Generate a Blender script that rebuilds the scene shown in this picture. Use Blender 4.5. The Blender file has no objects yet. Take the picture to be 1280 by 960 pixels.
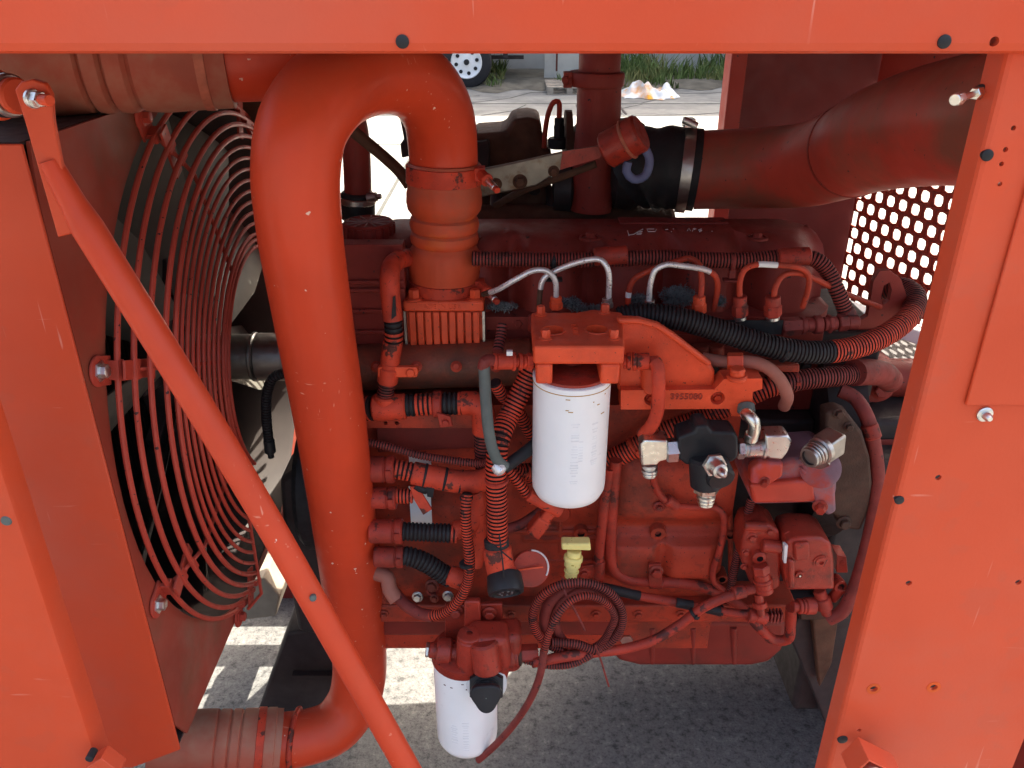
import bpy, bmesh, math, random
from mathutils import Vector as V, Matrix, Quaternion
R = math.radians
rnd = random.Random(7)
sc = bpy.context.scene
C = sc.collection

# ------------------------------------------------------------------ camera, sky, sun, exposure
F, PITCH, CH = 1020.0, R(26.5), 1.65
cam = bpy.data.cameras.new('camera'); cam.sensor_width = 36; cam.lens = F/1280*36
cam.clip_start = .02; cam.clip_end = 500
co = bpy.data.objects.new('camera', cam); C.objects.link(co)
co.location = (0, 0, CH); co.rotation_euler = (R(90)-PITCH, 0, 0); sc.camera = co
SUN_EL, SUN_AZ = R(53), R(30)            # azimuth measured from +Y towards +X
w = bpy.data.worlds.new('World'); sc.world = w; w.use_nodes = True
nt = w.node_tree; bg = nt.nodes['Background']
sky = nt.nodes.new('ShaderNodeTexSky'); sky.sky_type = 'NISHITA'; sky.sun_disc = False
sky.sun_elevation = SUN_EL; sky.sun_rotation = SUN_AZ; sky.altitude = 0; sky.air_density = 1; sky.dust_density = 9.0; sky.ozone_density = 0
nt.links.new(sky.outputs[0], bg.inputs[0]); bg.inputs[1].default_value = .15
sl = bpy.data.lights.new('sun', 'SUN'); sl.energy = 5.0; sl.angle = R(.5); sl.color = (1, .93, .8)
so = bpy.data.objects.new('sun', sl); C.objects.link(so)
sd = V((math.sin(SUN_AZ)*math.cos(SUN_EL), math.cos(SUN_AZ)*math.cos(SUN_EL), math.sin(SUN_EL)))
so.rotation_euler = sd.to_track_quat('Z', 'Y').to_euler(); so.location = (5, 8, 10)
sc.view_settings.view_transform = 'Standard'; sc.view_settings.look = 'None'
sc.view_settings.exposure = 2.24; sc.view_settings.gamma = 1
sc.cycles.max_bounces = 8; sc.cycles.diffuse_bounces = 3; sc.cycles.glossy_bounces = 3
sc.cycles.use_denoising = True

# ------------------------------------------------------------------ a sight line of the camera met at depth Y
cp, sp = math.cos(PITCH), math.sin(PITCH)
def P(x, y, Y):
    u, v = (x-640)/F, (480-y)/F
    d = V((u, v*sp+cp, v*cp-sp))
    return V((0, 0, CH)) + d*(Y/d.y)
def dep(p): return p.y*cp-(p.z-CH)*sp
def S(px, p): return px*dep(p)/F
def pp(l): return [P(*a) for a in l]

# ------------------------------------------------------------------ materials
def mat(name, col, rough=.5, metal=0, var=.15, vs=14, dust=0, dustcol=(.30, .235, .17), spots=0, spotcol=(.02, .02, .02), ss=120,
        bump=0, bs=300, coat=0, streak=None, streak2=None, spec=.22, scratch=None):
    m = bpy.data.materials.new(name); m.use_nodes = True
    n = m.node_tree.nodes; L = m.node_tree.links; b = n['Principled BSDF']
    g = n.new('ShaderNodeNewGeometry')
    def noise(scale, det=4, rg=.55):
        t = n.new('ShaderNodeTexNoise'); t.inputs['Scale'].default_value = scale; t.inputs['Detail'].default_value = det
        t.inputs['Roughness'].default_value = rg; L.new(g.outputs['Position'], t.inputs['Vector']); return t.outputs[0]
    def rng(src, a, b_, c, d):
        r = n.new('ShaderNodeMapRange'); r.inputs[1].default_value = a; r.inputs[2].default_value = b_
        r.inputs[3].default_value = c; r.inputs[4].default_value = d; L.new(src, r.inputs[0]); return r.outputs[0]
    def mix(fac, a, b_):
        x = n.new('ShaderNodeMix'); x.data_type = 'RGBA'
        L.new(fac, x.inputs[0])
        for k, s in ((6, a), (7, b_)):
            if isinstance(s, tuple): x.inputs[k].default_value = s+(1,)
            else: L.new(s, x.inputs[k])
        return x.outputs[2]
    n1 = noise(vs)
    c = mix(rng(n1, .3, .7, 0, 1), tuple(k*(1-var) for k in col), tuple(min(1, k*(1+var)) for k in col))
    if streak:
        sc_, amt, scol = streak
        c = mix(rng(noise(sc_, 6, .65), .48, .64, 0, amt), c, scol)
    if streak2:
        sc_, amt, scol = streak2
        c = mix(rng(noise(sc_, 5, .6), .59, .63, 0, amt), c, scol)
    if dust:
        sx = n.new('ShaderNodeSeparateXYZ'); L.new(g.outputs['Normal'], sx.inputs[0])
        up = rng(sx.outputs[2], -.1, 1, .05, 1)
        mm = n.new('ShaderNodeMath'); mm.operation = 'MULTIPLY'; L.new(up, mm.inputs[0]); L.new(rng(noise(22, 6, .65), .3, .7, .2*dust, dust), mm.inputs[1])
        c = mix(mm.outputs[0], c, dustcol)
    if spots:
        c = mix(rng(noise(ss, 2, .5), .72-.1*spots, .74-.1*spots, 0, 1), c, spotcol)
    if scratch:
        for k_, sv in enumerate(((160, 160, 9), (11, 150, 130))):
            mp = n.new('ShaderNodeMapping'); mp.inputs['Scale'].default_value = sv; mp.inputs['Rotation'].default_value = (.3+k_, .5, .4+k_); L.new(g.outputs['Position'], mp.inputs[0])
            t = n.new('ShaderNodeTexNoise'); t.inputs['Scale'].default_value = 1; t.inputs['Detail'].default_value = 2; L.new(mp.outputs[0], t.inputs['Vector'])
            mm = n.new('ShaderNodeMath'); mm.operation = 'MULTIPLY'; L.new(rng(t.outputs[0], .70, .74, 0, .7), mm.inputs[0]); L.new(rng(noise(6, 3), .5, .6, 0, 1), mm.inputs[1])
            c = mix(mm.outputs[0], c, scratch)
    L.new(c, b.inputs['Base Color'])
    L.new(rng(noise(vs*3), .3, .7, max(.05, rough-.1), min(1, rough+.12)), b.inputs['Roughness'])
    b.inputs['Metallic'].default_value = metal; b.inputs['Specular IOR Level'].default_value = spec
    if coat: b.inputs['Coat Weight'].default_value = coat; b.inputs['Coat Roughness'].default_value = .25
    if bump:
        bp = n.new('ShaderNodeBump'); bp.inputs['Strength'].default_value = bump; bp.inputs['Distance'].default_value = .002
        L.new(noise(bs, 3), bp.inputs['Height']); L.new(bp.outputs[0], b.inputs['Normal'])
    return m
RED = (.54, .060, .026)
M = {}
M['panel'] = mat('panel_paint', (.60, .070, .023), .5, var=.07, vs=4, dust=.10, dustcol=(.42, .20, .13), spots=.0, spotcol=(.12, .05, .04), ss=210, bump=.06, bs=300, coat=.06, streak=(2.2, .55, (.53, .10, .055)), streak2=(17, .12, (.40, .10, .06)), scratch=(.72, .28, .2))
M['pipe'] = mat('pipe_paint', (.60, .056, .018), .42, var=.08, vs=7, dust=.25, dustcol=(.36, .17, .10), spots=-.2, spotcol=(.75, .5, .4), ss=90, bump=.06, bs=220, coat=.06, streak=(4, .3, (.50, .05, .02)), scratch=(.74, .3, .2))
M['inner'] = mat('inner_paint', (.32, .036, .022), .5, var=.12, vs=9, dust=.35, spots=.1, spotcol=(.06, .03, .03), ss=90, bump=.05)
M['cast'] = mat('cast_paint', (.72, .075, .022), .45, var=.14, vs=22, dust=.22, spots=.1, spotcol=(.10, .03, .02), ss=260, bump=.25, bs=420, coat=.08, streak=(17, .35, (.34, .045, .025)))
M['castdk'] = mat('old_cast_paint', (.34, .032, .017), .38, var=.2, vs=24, dust=.2, dustcol=(.16, .09, .07), spots=.2, spotcol=(.06, .02, .015), ss=240, bump=.35, bs=420, coat=.15, streak=(16, .7, (.17, .024, .016)), streak2=(60, .4, (.06, .02, .015)))
M['engine'] = mat('engine_paint', (.40, .042, .018), .5, var=.2, vs=14, dust=.3, dustcol=(.13, .08, .06), spots=.25, spotcol=(.05, .02, .015), ss=230, bump=.35, bs=380, streak=(6, .8, (.13, .032, .02)), streak2=(45, .3, (.05, .02, .015)))
M['cover'] = mat('valve_cover_paint', (.23, .028, .019), .5, var=.18, vs=12, dust=.25, dustcol=(.2, .14, .12), spots=.25, spotcol=(.05, .02, .02), ss=100, bump=.3, bs=600)
M['hose'] = mat('oversprayed_hose', (.54, .052, .022), .55, var=.2, vs=30, dust=.12, spots=.3, spotcol=(.03, .012, .012), ss=330, streak=(24, .6, (.30, .035, .022)), streak2=(38, .9, (.05, .02, .016)))
M['hose2'] = mat('grimy_pipe', (.36, .038, .022), .5, var=.2, vs=30, dust=.15, dustcol=(.16, .09, .07), spots=.3, spotcol=(.03, .012, .012), ss=300, streak=(20, .7, (.16, .03, .022)), streak2=(34, .85, (.045, .018, .016)))
M['hosedull'] = mat('dull_hose', (.20, .032, .025), .6, var=.25, vs=30, dust=.15, dustcol=(.2, .12, .10), spots=.3, spotcol=(.03, .015, .015), ss=300, streak2=(36, .8, (.05, .02, .018)))
M['groove'] = mat('hose_groove', (.022, .012, .012), .7, var=.2, vs=40)
M['black'] = mat('black_rubber', (.018, .018, .02), .55, var=.3, vs=40, dust=.12, dustcol=(.12, .1, .09), bump=.1)
M['blackpl'] = mat('black_plastic', (.02, .02, .022), .4, var=.2, vs=40, dust=.1, dustcol=(.15, .14, .13), bump=.08)
M['dark'] = mat('dark_metal', (.035, .028, .028), .55, var=.3, vs=18, dust=.2, dustcol=(.1, .07, .06), bump=.2)
M['rust'] = mat('rusty_brown', (.085, .040, .024), .75, var=.35, vs=25, dust=.15, dustcol=(.1, .06, .04), bump=.3, spots=.2, spotcol=(.12, .05, .02), ss=160)
M['olive'] = mat('bare_cast_plate', (.062, .030, .020), .6, var=.3, vs=20, dust=.2, dustcol=(.14, .09, .06), bump=.3, streak=(14, .6, (.035, .02, .015)))
M['zinc'] = mat('zinc_steel', (.66, .66, .63), .34, 1, var=.06, vs=60, bump=.02, bs=500)
M['yzinc'] = mat('yellow_zinc', (.74, .71, .62), .34, 1, var=.06, vs=60, bump=.02, bs=500)
M['steel'] = mat('grey_steel', (.42, .40, .37), .38, 1, var=.15, vs=40, bump=.1)
M['silver'] = mat('silver_paint', (.72, .71, .69), .32, .55, var=.1, vs=60, spots=.25, spotcol=(.2, .12, .1), ss=150)
M['white'] = mat('white_enamel', (.88, .885, .87), .36, var=.025, vs=14, bump=.03, streak=(5, .25, (.78, .77, .73)))
M['ochre'] = mat('ochre_stain', (.45, .24, .04), .6)
M['grey'] = mat('grey_rubber', (.10, .115, .105), .55, var=.15, vs=40, dust=.1)
M['tan'] = mat('tan_hose', (.34, .12, .085), .6, var=.15, vs=30, dust=.25)
M['yellow'] = mat('yellow_plastic', (.86, .74, .26), .4, var=.1, vs=40, spots=.2, spotcol=(.5, .38, .05), ss=160)
M['blue'] = mat('faded_blue', (.12, .14, .26), .5, var=.2, vs=30, dust=.1)
M['bluered'] = mat('pump_paint', (.50, .050, .026), .4, var=.15, vs=18, dust=.15, bump=.15, bs=300, coat=.15, streak=(9, .75, (.14, .17, .30)))
M['lint'] = mat('grey_lint', (.15, .16, .165), .95, var=.4, vs=60)
M['blade'] = mat('fan_blade', (.12, .115, .098), .5, var=.15, vs=8, dust=.25, dustcol=(.2, .18, .14))
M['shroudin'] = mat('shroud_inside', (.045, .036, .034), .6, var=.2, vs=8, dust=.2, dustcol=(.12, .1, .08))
M['guard'] = mat('guard_paint', (.42, .050, .030), .45, var=.12, vs=20, dust=.2, spots=.2, spotcol=(.05, .02, .02), ss=110)
M['weld'] = mat('weld_spatter_band', (.42, .12, .07), .6, var=.3, vs=50, dust=.45)
M['chalk'] = mat('chalk_mark', (.62, .55, .53), .8)
M['bigpipe'] = mat('dusty_duct_paint', (.40, .048, .030), .45, var=.2, vs=6, dust=.5, dustcol=(.22, .13, .09), streak=(5, .8, (.18, .07, .045)), spots=-.05, spotcol=(.05, .02, .02), ss=120)
M['pumpblue'] = mat('faded_pump_paint', (.19, .105, .13), .42, var=.2, vs=20, dust=.1, bump=.15, coat=.1, streak=(13, .95, (.44, .045, .025)))
M['log'] = mat('grimy_manifold_paint', (.26, .052, .026), .55, var=.2, vs=10, dust=.3, dustcol=(.13, .09, .07), bump=.4, bs=300, streak=(7, .9, (.10, .048, .03)))
M['ridge'] = mat('dust_worn_edges', (.30, .20, .18), .7, var=.2, vs=60)
M['rbar'] = mat('rusty_zinc_bar', (.26, .235, .19), .5, .6, var=.15, vs=30, streak=(18, .9, (.16, .075, .025)))
M['backshade'] = mat('shaded_grimy_paint', (.15, .022, .018), .5, var=.15, vs=9, dust=.2, dustcol=(.12, .07, .05))  # the inner red darkened to stand for shade inside, with some grime
M['side'] = mat('dusty_side_paint', (.30, .045, .026), .55, var=.15, vs=7, dust=.3, streak=(6, .6, (.17, .07, .04)))
M['sump'] = mat('sump_paint', (.20, .025, .017), .5, var=.15, vs=10, dust=.2, dustcol=(.13, .08, .06), streak=(8, .6, (.09, .025, .018)), bump=.15)
M['label'] = mat('faint_print', (.78, .785, .78), .6)
M['grimeline'] = mat('grime_edge', (.10, .03, .02), .7)
M['coupler'] = mat('coupler_rubber', (.56, .072, .024), .55, var=.2, vs=12, dust=.6, dustcol=(.34, .17, .11), streak=(9, .65, (.34, .10, .06)), streak2=(14, .5, (.62, .11, .02)))
M['duct'] = mat('dusty_hose', (.40, .085, .05), .6, var=.25, vs=10, dust=.8, dustcol=(.36, .25, .17), streak=(5, .75, (.34, .2, .13)))

# ------------------------------------------------------------------ mesh helpers
def frame(ax):
    ax = ax.normalized(); t = V((0, 0, 1)) if abs(ax.z) < .9 else V((1, 0, 0))
    a = ax.cross(t).normalized(); return a, ax.cross(a).normalized()
def spline(pts, ds=.006, closed=False):
    n = len(pts); out = []
    if n == 2 and not closed: return [pts[0].copy(), pts[1].copy()]
    for i in range(n if closed else n-1):
        g = lambda k: pts[k % n] if closed else (pts[k] if 0 <= k < n else (pts[0]*2-pts[1] if k < 0 else pts[-1]*2-pts[-2]))
        p0, p1, p2, p3 = g(i-1), g(i), g(i+1), g(i+2)
        k = max(2, int((p2-p1).length/ds))
        t0 = 0; t1 = t0+max(1e-5, (p1-p0).length)**.5; t2 = t1+max(1e-5, (p2-p1).length)**.5; t3 = t2+max(1e-5, (p3-p2).length)**.5
        for j in range(k):
            t = t1+(t2-t1)*j/k
            A1 = p0*((t1-t)/(t1-t0))+p1*((t-t0)/(t1-t0)); A2 = p1*((t2-t)/(t2-t1))+p2*((t-t1)/(t2-t1)); A3 = p2*((t3-t)/(t3-t2))+p3*((t-t2)/(t3-t2))
            B1 = A1*((t2-t)/(t2-t0))+A2*((t-t0)/(t2-t0)); B2 = A2*((t3-t)/(t3-t1))+A3*((t-t1)/(t3-t1))
            out.append(B1*((t2-t)/(t2-t1))+B2*((t-t1)/(t2-t1)))
    if not closed: out.append(pts[-1].copy())
    return out
class MB:
    def __init__(s): s.v = []; s.f = []; s.m = []
    def add(s, vs, fs, mi=0):
        o = len(s.v); s.v += [tuple(v) for v in vs]
        s.f += [tuple(i+o for i in f) for f in fs]; s.m += [mi]*len(fs) if isinstance(mi, int) else mi
        return s
    def sweep(s, pts, rad, n=14, mi=0, closed=False, caps=True):
        N = len(pts); tang = []
        for i in range(N):
            a = pts[(i-1) % N] if closed or i > 0 else pts[i]; b = pts[(i+1) % N] if closed or i < N-1 else pts[i]
            tang.append((b-a).normalized())
        a, b = frame(tang[0]); vs = []; fs = []; ms = []
        for i in range(N):
            if i:
                q = tang[i-1].rotation_difference(tang[i]); a = (q @ a).normalized()
            a = (a-tang[i]*a.dot(tang[i])).normalized(); b = tang[i].cross(a)
            r = rad[i] if isinstance(rad, list) else rad
            for k in range(n):
                th = 2*math.pi*k/n; vs.append(pts[i]+(a*math.cos(th)+b*math.sin(th))*r)
        for i in range(N if closed else N-1):
            j = (i+1) % N
            for k in range(n):
                l = (k+1) % n; fs.append((i*n+k, i*n+l, j*n+l, j*n+k)); ms.append(mi if isinstance(mi, int) else mi[i])
        if caps and not closed:
            fs.append(tuple(range(n-1, -1, -1))); fs.append(tuple((N-1)*n+k for k in range(n)))
            ms += [ms[0], ms[-1]]
        return s.add(vs, fs, ms)
    def tube(s, pts, r, n=14, ds=.006, mi=0, closed=False):
        return s.sweep(spline(pts, ds, closed), r, n, mi, closed)
    def corr(s, pts, r, per=.0052, dpt=.0016, n=14, duty=.58, mi=(0, 1), patches=None):
        """a convoluted hose; patches: list of (from, to, ridge material) as shares of its length"""
        path = spline(pts, .003); acc = [0]
        for i in range(1, len(path)): acc.append(acc[-1]+(path[i]-path[i-1]).length)
        L = acc[-1]; out = []; rad = []; ms = []; k = 0
        def at(d):
            nonlocal k
            d = min(max(d, 0), L)
            while k < len(acc)-2 and acc[k+1] < d: k += 1
            f = (d-acc[k])/max(1e-9, acc[k+1]-acc[k]); return path[k].lerp(path[k+1], f)
        np_ = max(2, int(L/per)); p = L/np_
        for i in range(np_):
            z = i*p; ridge = mi[0]
            if patches:
                for (a_, b_, mm) in patches:
                    if a_ <= z/L < b_: ridge = mm
            g = (1-duty)*p
            jr = r*(1+rnd.uniform(-.015, .015))
            for (o_, rr, mt) in ((0, jr-dpt, mi[1]), (g*.8, jr-dpt, mi[1]), (g, jr*.985, ridge), (g+(p-g)*.5, jr, ridge), (p*.97, jr*.985, mi[1])):
                out.append(at(z+o_)); rad.append(rr); ms.append(mt)
        return s.sweep(out, rad, n, ms)
    def lathe(s, o, ax, prof, n=28, mi=0, rot=0, caps=True):
        a, b = frame(ax); ax = ax.normalized(); vs = []; fs = []; ms = []
        if rot: q = Quaternion(ax, rot); a, b = q @ a, q @ b
        for (t, r) in prof:
            for k in range(n):
                th = 2*math.pi*k/n; vs.append(o+ax*t+(a*math.cos(th)+b*math.sin(th))*max(r, 1e-5))
        for i in range(len(prof)-1):
            for k in range(n):
                l = (k+1) % n; fs.append((i*n+k, i*n+l, (i+1)*n+l, (i+1)*n+k)); ms.append(mi if isinstance(mi, int) else mi[i])
        if not caps: return s.add(vs, fs, ms)
        fs.append(tuple(range(n-1, -1, -1))); ms.append(ms[0]); fs.append(tuple((len(prof)-1)*n+k for k in range(n))); ms.append(ms[-2])
        return s.add(vs, fs, ms)
    def cyl(s, a, b, r, n=20, mi=0, ch=.08):
        L = (b-a).length; c = min(r*ch*2, L*.2)
        return s.lathe(a, b-a, [(0, r-c), (c, r), (L-c, r), (L, r-c)], n, mi)
    def stack(s, a, b, spec, mi=0, rot=0):
        """coaxial pieces between a and b: (share from, share to, radius, sides)"""
        for q in spec:
            f0, f1, r, n = q[:4]; mm = q[4] if len(q) > 4 else mi
            p, e = a.lerp(b, f0), a.lerp(b, f1); L = (e-p).length; c = min(r*.12, L*.25)
            s.lathe(p, e-p, [(0, r-c), (c, r), (L-c, r), (L, r-c)], n, mm, rot)
        return s
    def box(s, lo, hi, mi=0):
        x0, y0, z0 = lo; x1, y1, z1 = hi
        return s.add([V(c) for c in ((x0,y0,z0),(x1,y0,z0),(x1,y1,z0),(x0,y1,z0),(x0,y0,z1),(x1,y0,z1),(x1,y1,z1),(x0,y1,z1))],
                     [(3,2,1,0),(4,5,6,7),(0,1,5,4),(1,2,6,5),(2,3,7,6),(3,0,4,7)], mi)
    def obox(s, c, ax, ay, az, mi=0):
        vs = [c+ax*i+ay*j+az*k for k in (-1, 1) for j in (-1, 1) for i in (-1, 1)]
        return s.add(vs, [(0,2,3,1),(4,5,7,6),(0,1,5,4),(1,3,7,5),(3,2,6,7),(2,0,4,6)], mi)
    def prism(s, pts, ext, mi=0):
        n = len(pts); vs = list(pts)+[p+ext for p in pts]
        fs = [tuple(range(n)), tuple(range(2*n-1, n-1, -1))]+[(i, i+n, (i+1) % n+n, (i+1) % n) for i in range(n)]
        return s.add(vs, fs, mi)
    def ppx(s, px, Y, d, mi=0):        # an upright plate: its outline at depth Y, thickness d going back
        return s.prism([P(x, y, Y) for x, y in px], V((0, d, 0)), mi)
    def hexbolt(s, o, ax, r, mi=0, h=None, rot=0):
        h = h or r*.9; ax = ax.normalized()
        s.lathe(o, ax, [(0, r*1.45), (r*.14, r*1.45), (r*.3, r*1.2)], 20, mi)
        s.lathe(o+ax*r*.3, ax, [(0, r), (h*.85, r), (h, r*.82)], 6, mi, rot)
        return s
OUT = V((0, -1, 0))
def wloc(o):
    p = V(o.location)
    while o.parent: o = o.parent; p += V(o.location)
    return p
def build(name, mb, mats, parent=None, bev=0, seg=2, ang=38, fix=True):
    me = bpy.data.meshes.new(name)
    lo = V([min(v[k] for v in mb.v) for k in range(3)]); hi = V([max(v[k] for v in mb.v) for k in range(3)])
    base = V(((lo.x+hi.x)/2, (lo.y+hi.y)/2, lo.z))
    me.from_pydata([V(v)-base for v in mb.v], [], mb.f)
    for m in (mats if isinstance(mats, (list, tuple)) else [mats]): me.materials.append(M[m] if isinstance(m, str) else m)
    me.polygons.foreach_set('material_index', mb.m)
    if fix:
        bm = bmesh.new(); bm.from_mesh(me); bmesh.ops.recalc_face_normals(bm, faces=bm.faces); bm.to_mesh(me); bm.free()
    me.polygons.foreach_set('use_smooth', [True]*len(me.polygons)); me.set_sharp_from_angle(angle=R(ang)); me.update()
    o = bpy.data.objects.new(name, me); C.objects.link(o)
    if parent: o.parent = parent; o.location = base-wloc(parent)
    else: o.location = base
    if bev:
        b = o.modifiers.new('edge', 'BEVEL'); b.width = bev; b.segments = seg; b.limit_method = 'ANGLE'; b.angle_limit = R(40); b.harden_normals = False
    return o
def tag(o, label, cat, group=None):
    o['label'] = label; o['category'] = cat
    if group: o['group'] = group
    return o
def thing(name, loc, label, cat, group=None):
    o = bpy.data.objects.new(name, None); o.empty_display_size = .05; C.objects.link(o); o.location = loc
    return tag(o, label, cat, group)
def cut(o, cutter):
    """drill real openings into a plate"""
    c = build('cutter', cutter, ['groove']); bpy.context.view_layer.update()
    md = o.modifiers.new('cut', 'BOOLEAN'); md.object = c; md.operation = 'DIFFERENCE'; md.solver = 'EXACT'
    bpy.context.view_layer.update(); dg = bpy.context.evaluated_depsgraph_get()
    me = bpy.data.meshes.new_from_object(o.evaluated_get(dg)); o.modifiers.clear(); o.data = me
    me.polygons.foreach_set('use_smooth', [False]*len(me.polygons))
    bpy.data.objects.remove(c)
def text(body, loc, size, depth, m, parent, name='lettering', rot=None, bold=0):
    cu = bpy.data.curves.new('t', 'FONT'); cu.body = body; cu.size = size; cu.extrude = depth; cu.align_x = 'CENTER'; cu.align_y = 'CENTER'; cu.offset = bold
    cu.resolution_u = 3
    t = bpy.data.objects.new('t', cu); C.objects.link(t); bpy.context.view_layer.update()
    me = bpy.data.meshes.new_from_object(t.evaluated_get(bpy.context.evaluated_depsgraph_get())); bpy.data.objects.remove(t)
    me.materials.clear(); me.materials.append(M[m])
    o = bpy.data.objects.new(name, me); C.objects.link(o); o.parent = parent; o.location = V(loc)-wloc(parent); o.rotation_euler = rot or (R(90), 0, 0)
    return o

# ================================================================== THE SETTING
def mat_ground():
    m = bpy.data.materials.new('worn_concrete'); m.use_nodes = True
    n = m.node_tree.nodes; L = m.node_tree.links; b = n['Principled BSDF']; g = n.new('ShaderNodeNewGeometry')
    def noise(s, d, r=.6):
        t = n.new('ShaderNodeTexNoise'); t.inputs['Scale'].default_value = s; t.inputs['Detail'].default_value = d; t.inputs['Roughness'].default_value = r
        L.new(g.outputs['Position'], t.inputs['Vector']); return t.outputs[0]
    def ramp(src, st):
        r = n.new('ShaderNodeValToRGB'); e = r.color_ramp.elements
        while len(e) < len(st): e.new(.5)
        for q, (p, c) in zip(e, st): q.position = p; q.color = (*c, 1)
        L.new(src, r.inputs[0]); return r.outputs[0]
    def mul(a, b_, f=1):
        x = n.new('ShaderNodeMix'); x.data_type = 'RGBA'; x.blend_type = 'MULTIPLY'; x.inputs[0].default_value = f
        L.new(a, x.inputs[6]); L.new(b_, x.inputs[7]); return x.outputs[2]
    c = ramp(noise(1.3, 8, .65), [(.3, (.095, .094, .092)), (.7, (.16, .157, .148))])
    c = mul(c, ramp(noise(46, 6, .72), [(.36, (.32, .32, .33)), (.47, (.85, .85, .85)), (.58, (1, 1, 1)), (.66, (1.5, 1.47, 1.4))]))
    c = mul(c, ramp(noise(150, 3, .7), [(.34, (.45, .45, .46)), (.5, (1, 1, 1))]), .8)
    L.new(c, b.inputs['Base Color']); b.inputs['Roughness'].default_value = .85
    bp = n.new('ShaderNodeBump'); bp.inputs['Strength'].default_value = .6; bp.inputs['Distance'].default_value = .006
    L.new(noise(60, 6, .7), bp.inputs['Height']); L.new(bp.outputs[0], b.inputs['Normal'])
    return m
M['ground'] = mat_ground()
M['wall'] = mat('old_concrete_wall', (.36, .345, .30), .85, var=.18, vs=1.2, streak=(2.2, .5, (.27, .26, .24)), bump=.3, bs=40)
M['soil'] = mat('dark_soil', (.10, .09, .07), .95, var=.3, vs=5, bump=.5, bs=60)
M['grass'] = mat('dry_green_grass', (.075, .11, .028), .7, var=.4, vs=3, streak=(1.4, .8, (.20, .17, .06)))
M['tyre'] = mat('tyre_rubber', (.018, .018, .02), .8, dust=.2)
M['whitepaint'] = mat('white_paint', (.72, .72, .70), .5, var=.06)
M['wood'] = mat('weathered_wood', (.27, .23, .18), .85, var=.25, vs=12)
M['bag'] = mat('printed_plastic_bag', (.55, .57, .56), .4, var=.05, streak=(2.1, 1, (.62, .24, .012)), streak2=(4.2, 1, (.66, .30, .015)))
g_ = MB(); g_.add([(-150, -60, 0), (150, -60, 0), (150, 200, 0), (-150, 200, 0)], [(0, 1, 2, 3)])
o = build('ground', g_, 'ground'); o['kind'] = 'structure'
g_ = MB(); g_.add([(-40, 3.2, .004), (40, 3.2, .004), (40, 16.6, .004), (-40, 16.6, .004)], [(0, 1, 2, 3)])
M['slab'] = mat('pale_yard_concrete', (.195, .19, .172), .8, var=.2, vs=2.5, streak=(1.6, .8, (.11, .11, .105)), bump=.2, bs=60)
o = build('yard_slab', g_, 'slab'); o['kind'] = 'structure'
# joints of the concrete slabs: thin recessed-looking strips of soil lying in the gaps
M['joint'] = mat('slab_joint', (.05, .05, .045), .9)
jb = MB()
for yj in (12.4, 9.2):
    jb.box((-9, yj, 0), (9, yj+.035, .008))
jb.box((-1.05, 4, 0), (-1.02, 12.39, .0085))
for (xa_, ya_, xb_, yb_) in ((-.6, 12.5, .3, 13.7), (.3, 13.7, 1.3, 13.9), (.9, 11.6, 1.9, 12.39), (1.9, 12.5, 2.4, 13.6), (2.4, 13.6, 3.6, 13.8), (-1.9, 13.1, -.5, 13.3), (-.4, 11.3, .2, 12.3), (1.4, 11.2, 3.2, 11.7)):
    m1 = V(((xa_+xb_)/2+.12, (ya_+yb_)/2-.08, .0062)); a_ = V((xa_, ya_, .0062)); b_ = V((xb_, yb_, .0062)); n_ = V((0, .014, 0)) if abs(xb_-xa_) > abs(yb_-ya_) else V((.014, 0, 0))
    for p_, q_ in ((a_, m1), (m1, b_)): jb.prism([p_-n_, q_-n_*.6, q_+n_*.6, p_+n_], V((0, 0, .002)))
o = build('slab_joint', jb, 'joint'); o['kind'] = 'structure'
s_ = MB(); N = 60
vs = []; fs = []
for i in range(N+1):
    x = -7+14*i/N
    vs += [(x, 14.0+.25*math.sin(i*1.7)+.2*math.sin(i*.6), .010), (x, 14.6, .09), (x, 16.4, .11)]
for i in range(N): fs += [(3*i, 3*i+3, 3*i+4, 3*i+1), (3*i+1, 3*i+4, 3*i+5, 3*i+2)]
s_.add(vs, fs); o = build('soil_verge', s_, 'soil'); o['kind'] = 'structure'
# grass
gb = MB()
for i in range(9000):
    x = rnd.uniform(-2.0, 5.2); y = 14.1+rnd.random()**.8*2.2
    if -.15 < x < .75 and y > 13.8: continue
    if x < -.8 and y > 15.2: continue
    dens = math.sin(x*3.1+1)+math.sin(y*4+x*1.3)
    if dens < -.6: continue
    h = rnd.uniform(.05, .38)*(1 if x > .9 else .7)*(.5+(y-14)/2)
    a = rnd.uniform(0, 6.28); wd = .012+.01*rnd.random(); dx, dy = math.cos(a)*wd, math.sin(a)*wd
    lx, ly = rnd.gauss(0, .35)*h, rnd.gauss(0, .35)*h
    gb.add([(x-dx, y-dy, .02), (x+dx, y+dy, .02), (x+dx*.6+lx*.4, y+dy*.6+ly*.4, h*.6+.03), (x-dx*.6+lx*.4, y-dy*.6+ly*.4, h*.6+.03), (x+lx, y+ly, h+.03)], [(0, 1, 2, 3), (3, 2, 4)])
o = build('grass', gb, 'grass', fix=False); o['kind'] = 'stuff'
# wall behind the yard
wt = thing('concrete_wall', (1, 16.6, 0), 'pale weathered concrete wall closing the back of the yard behind the grass', 'wall')
wb = MB(); wb.box((-9, 16.6, 0), (11, 17.0, 8.2)); build('wall', wb, 'wall', wt)
wb = MB(); wb.box((-9, 16.5, 0), (11, 16.597, .62)); build('plinth', wb, 'wall', wt, bev=.02)
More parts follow.
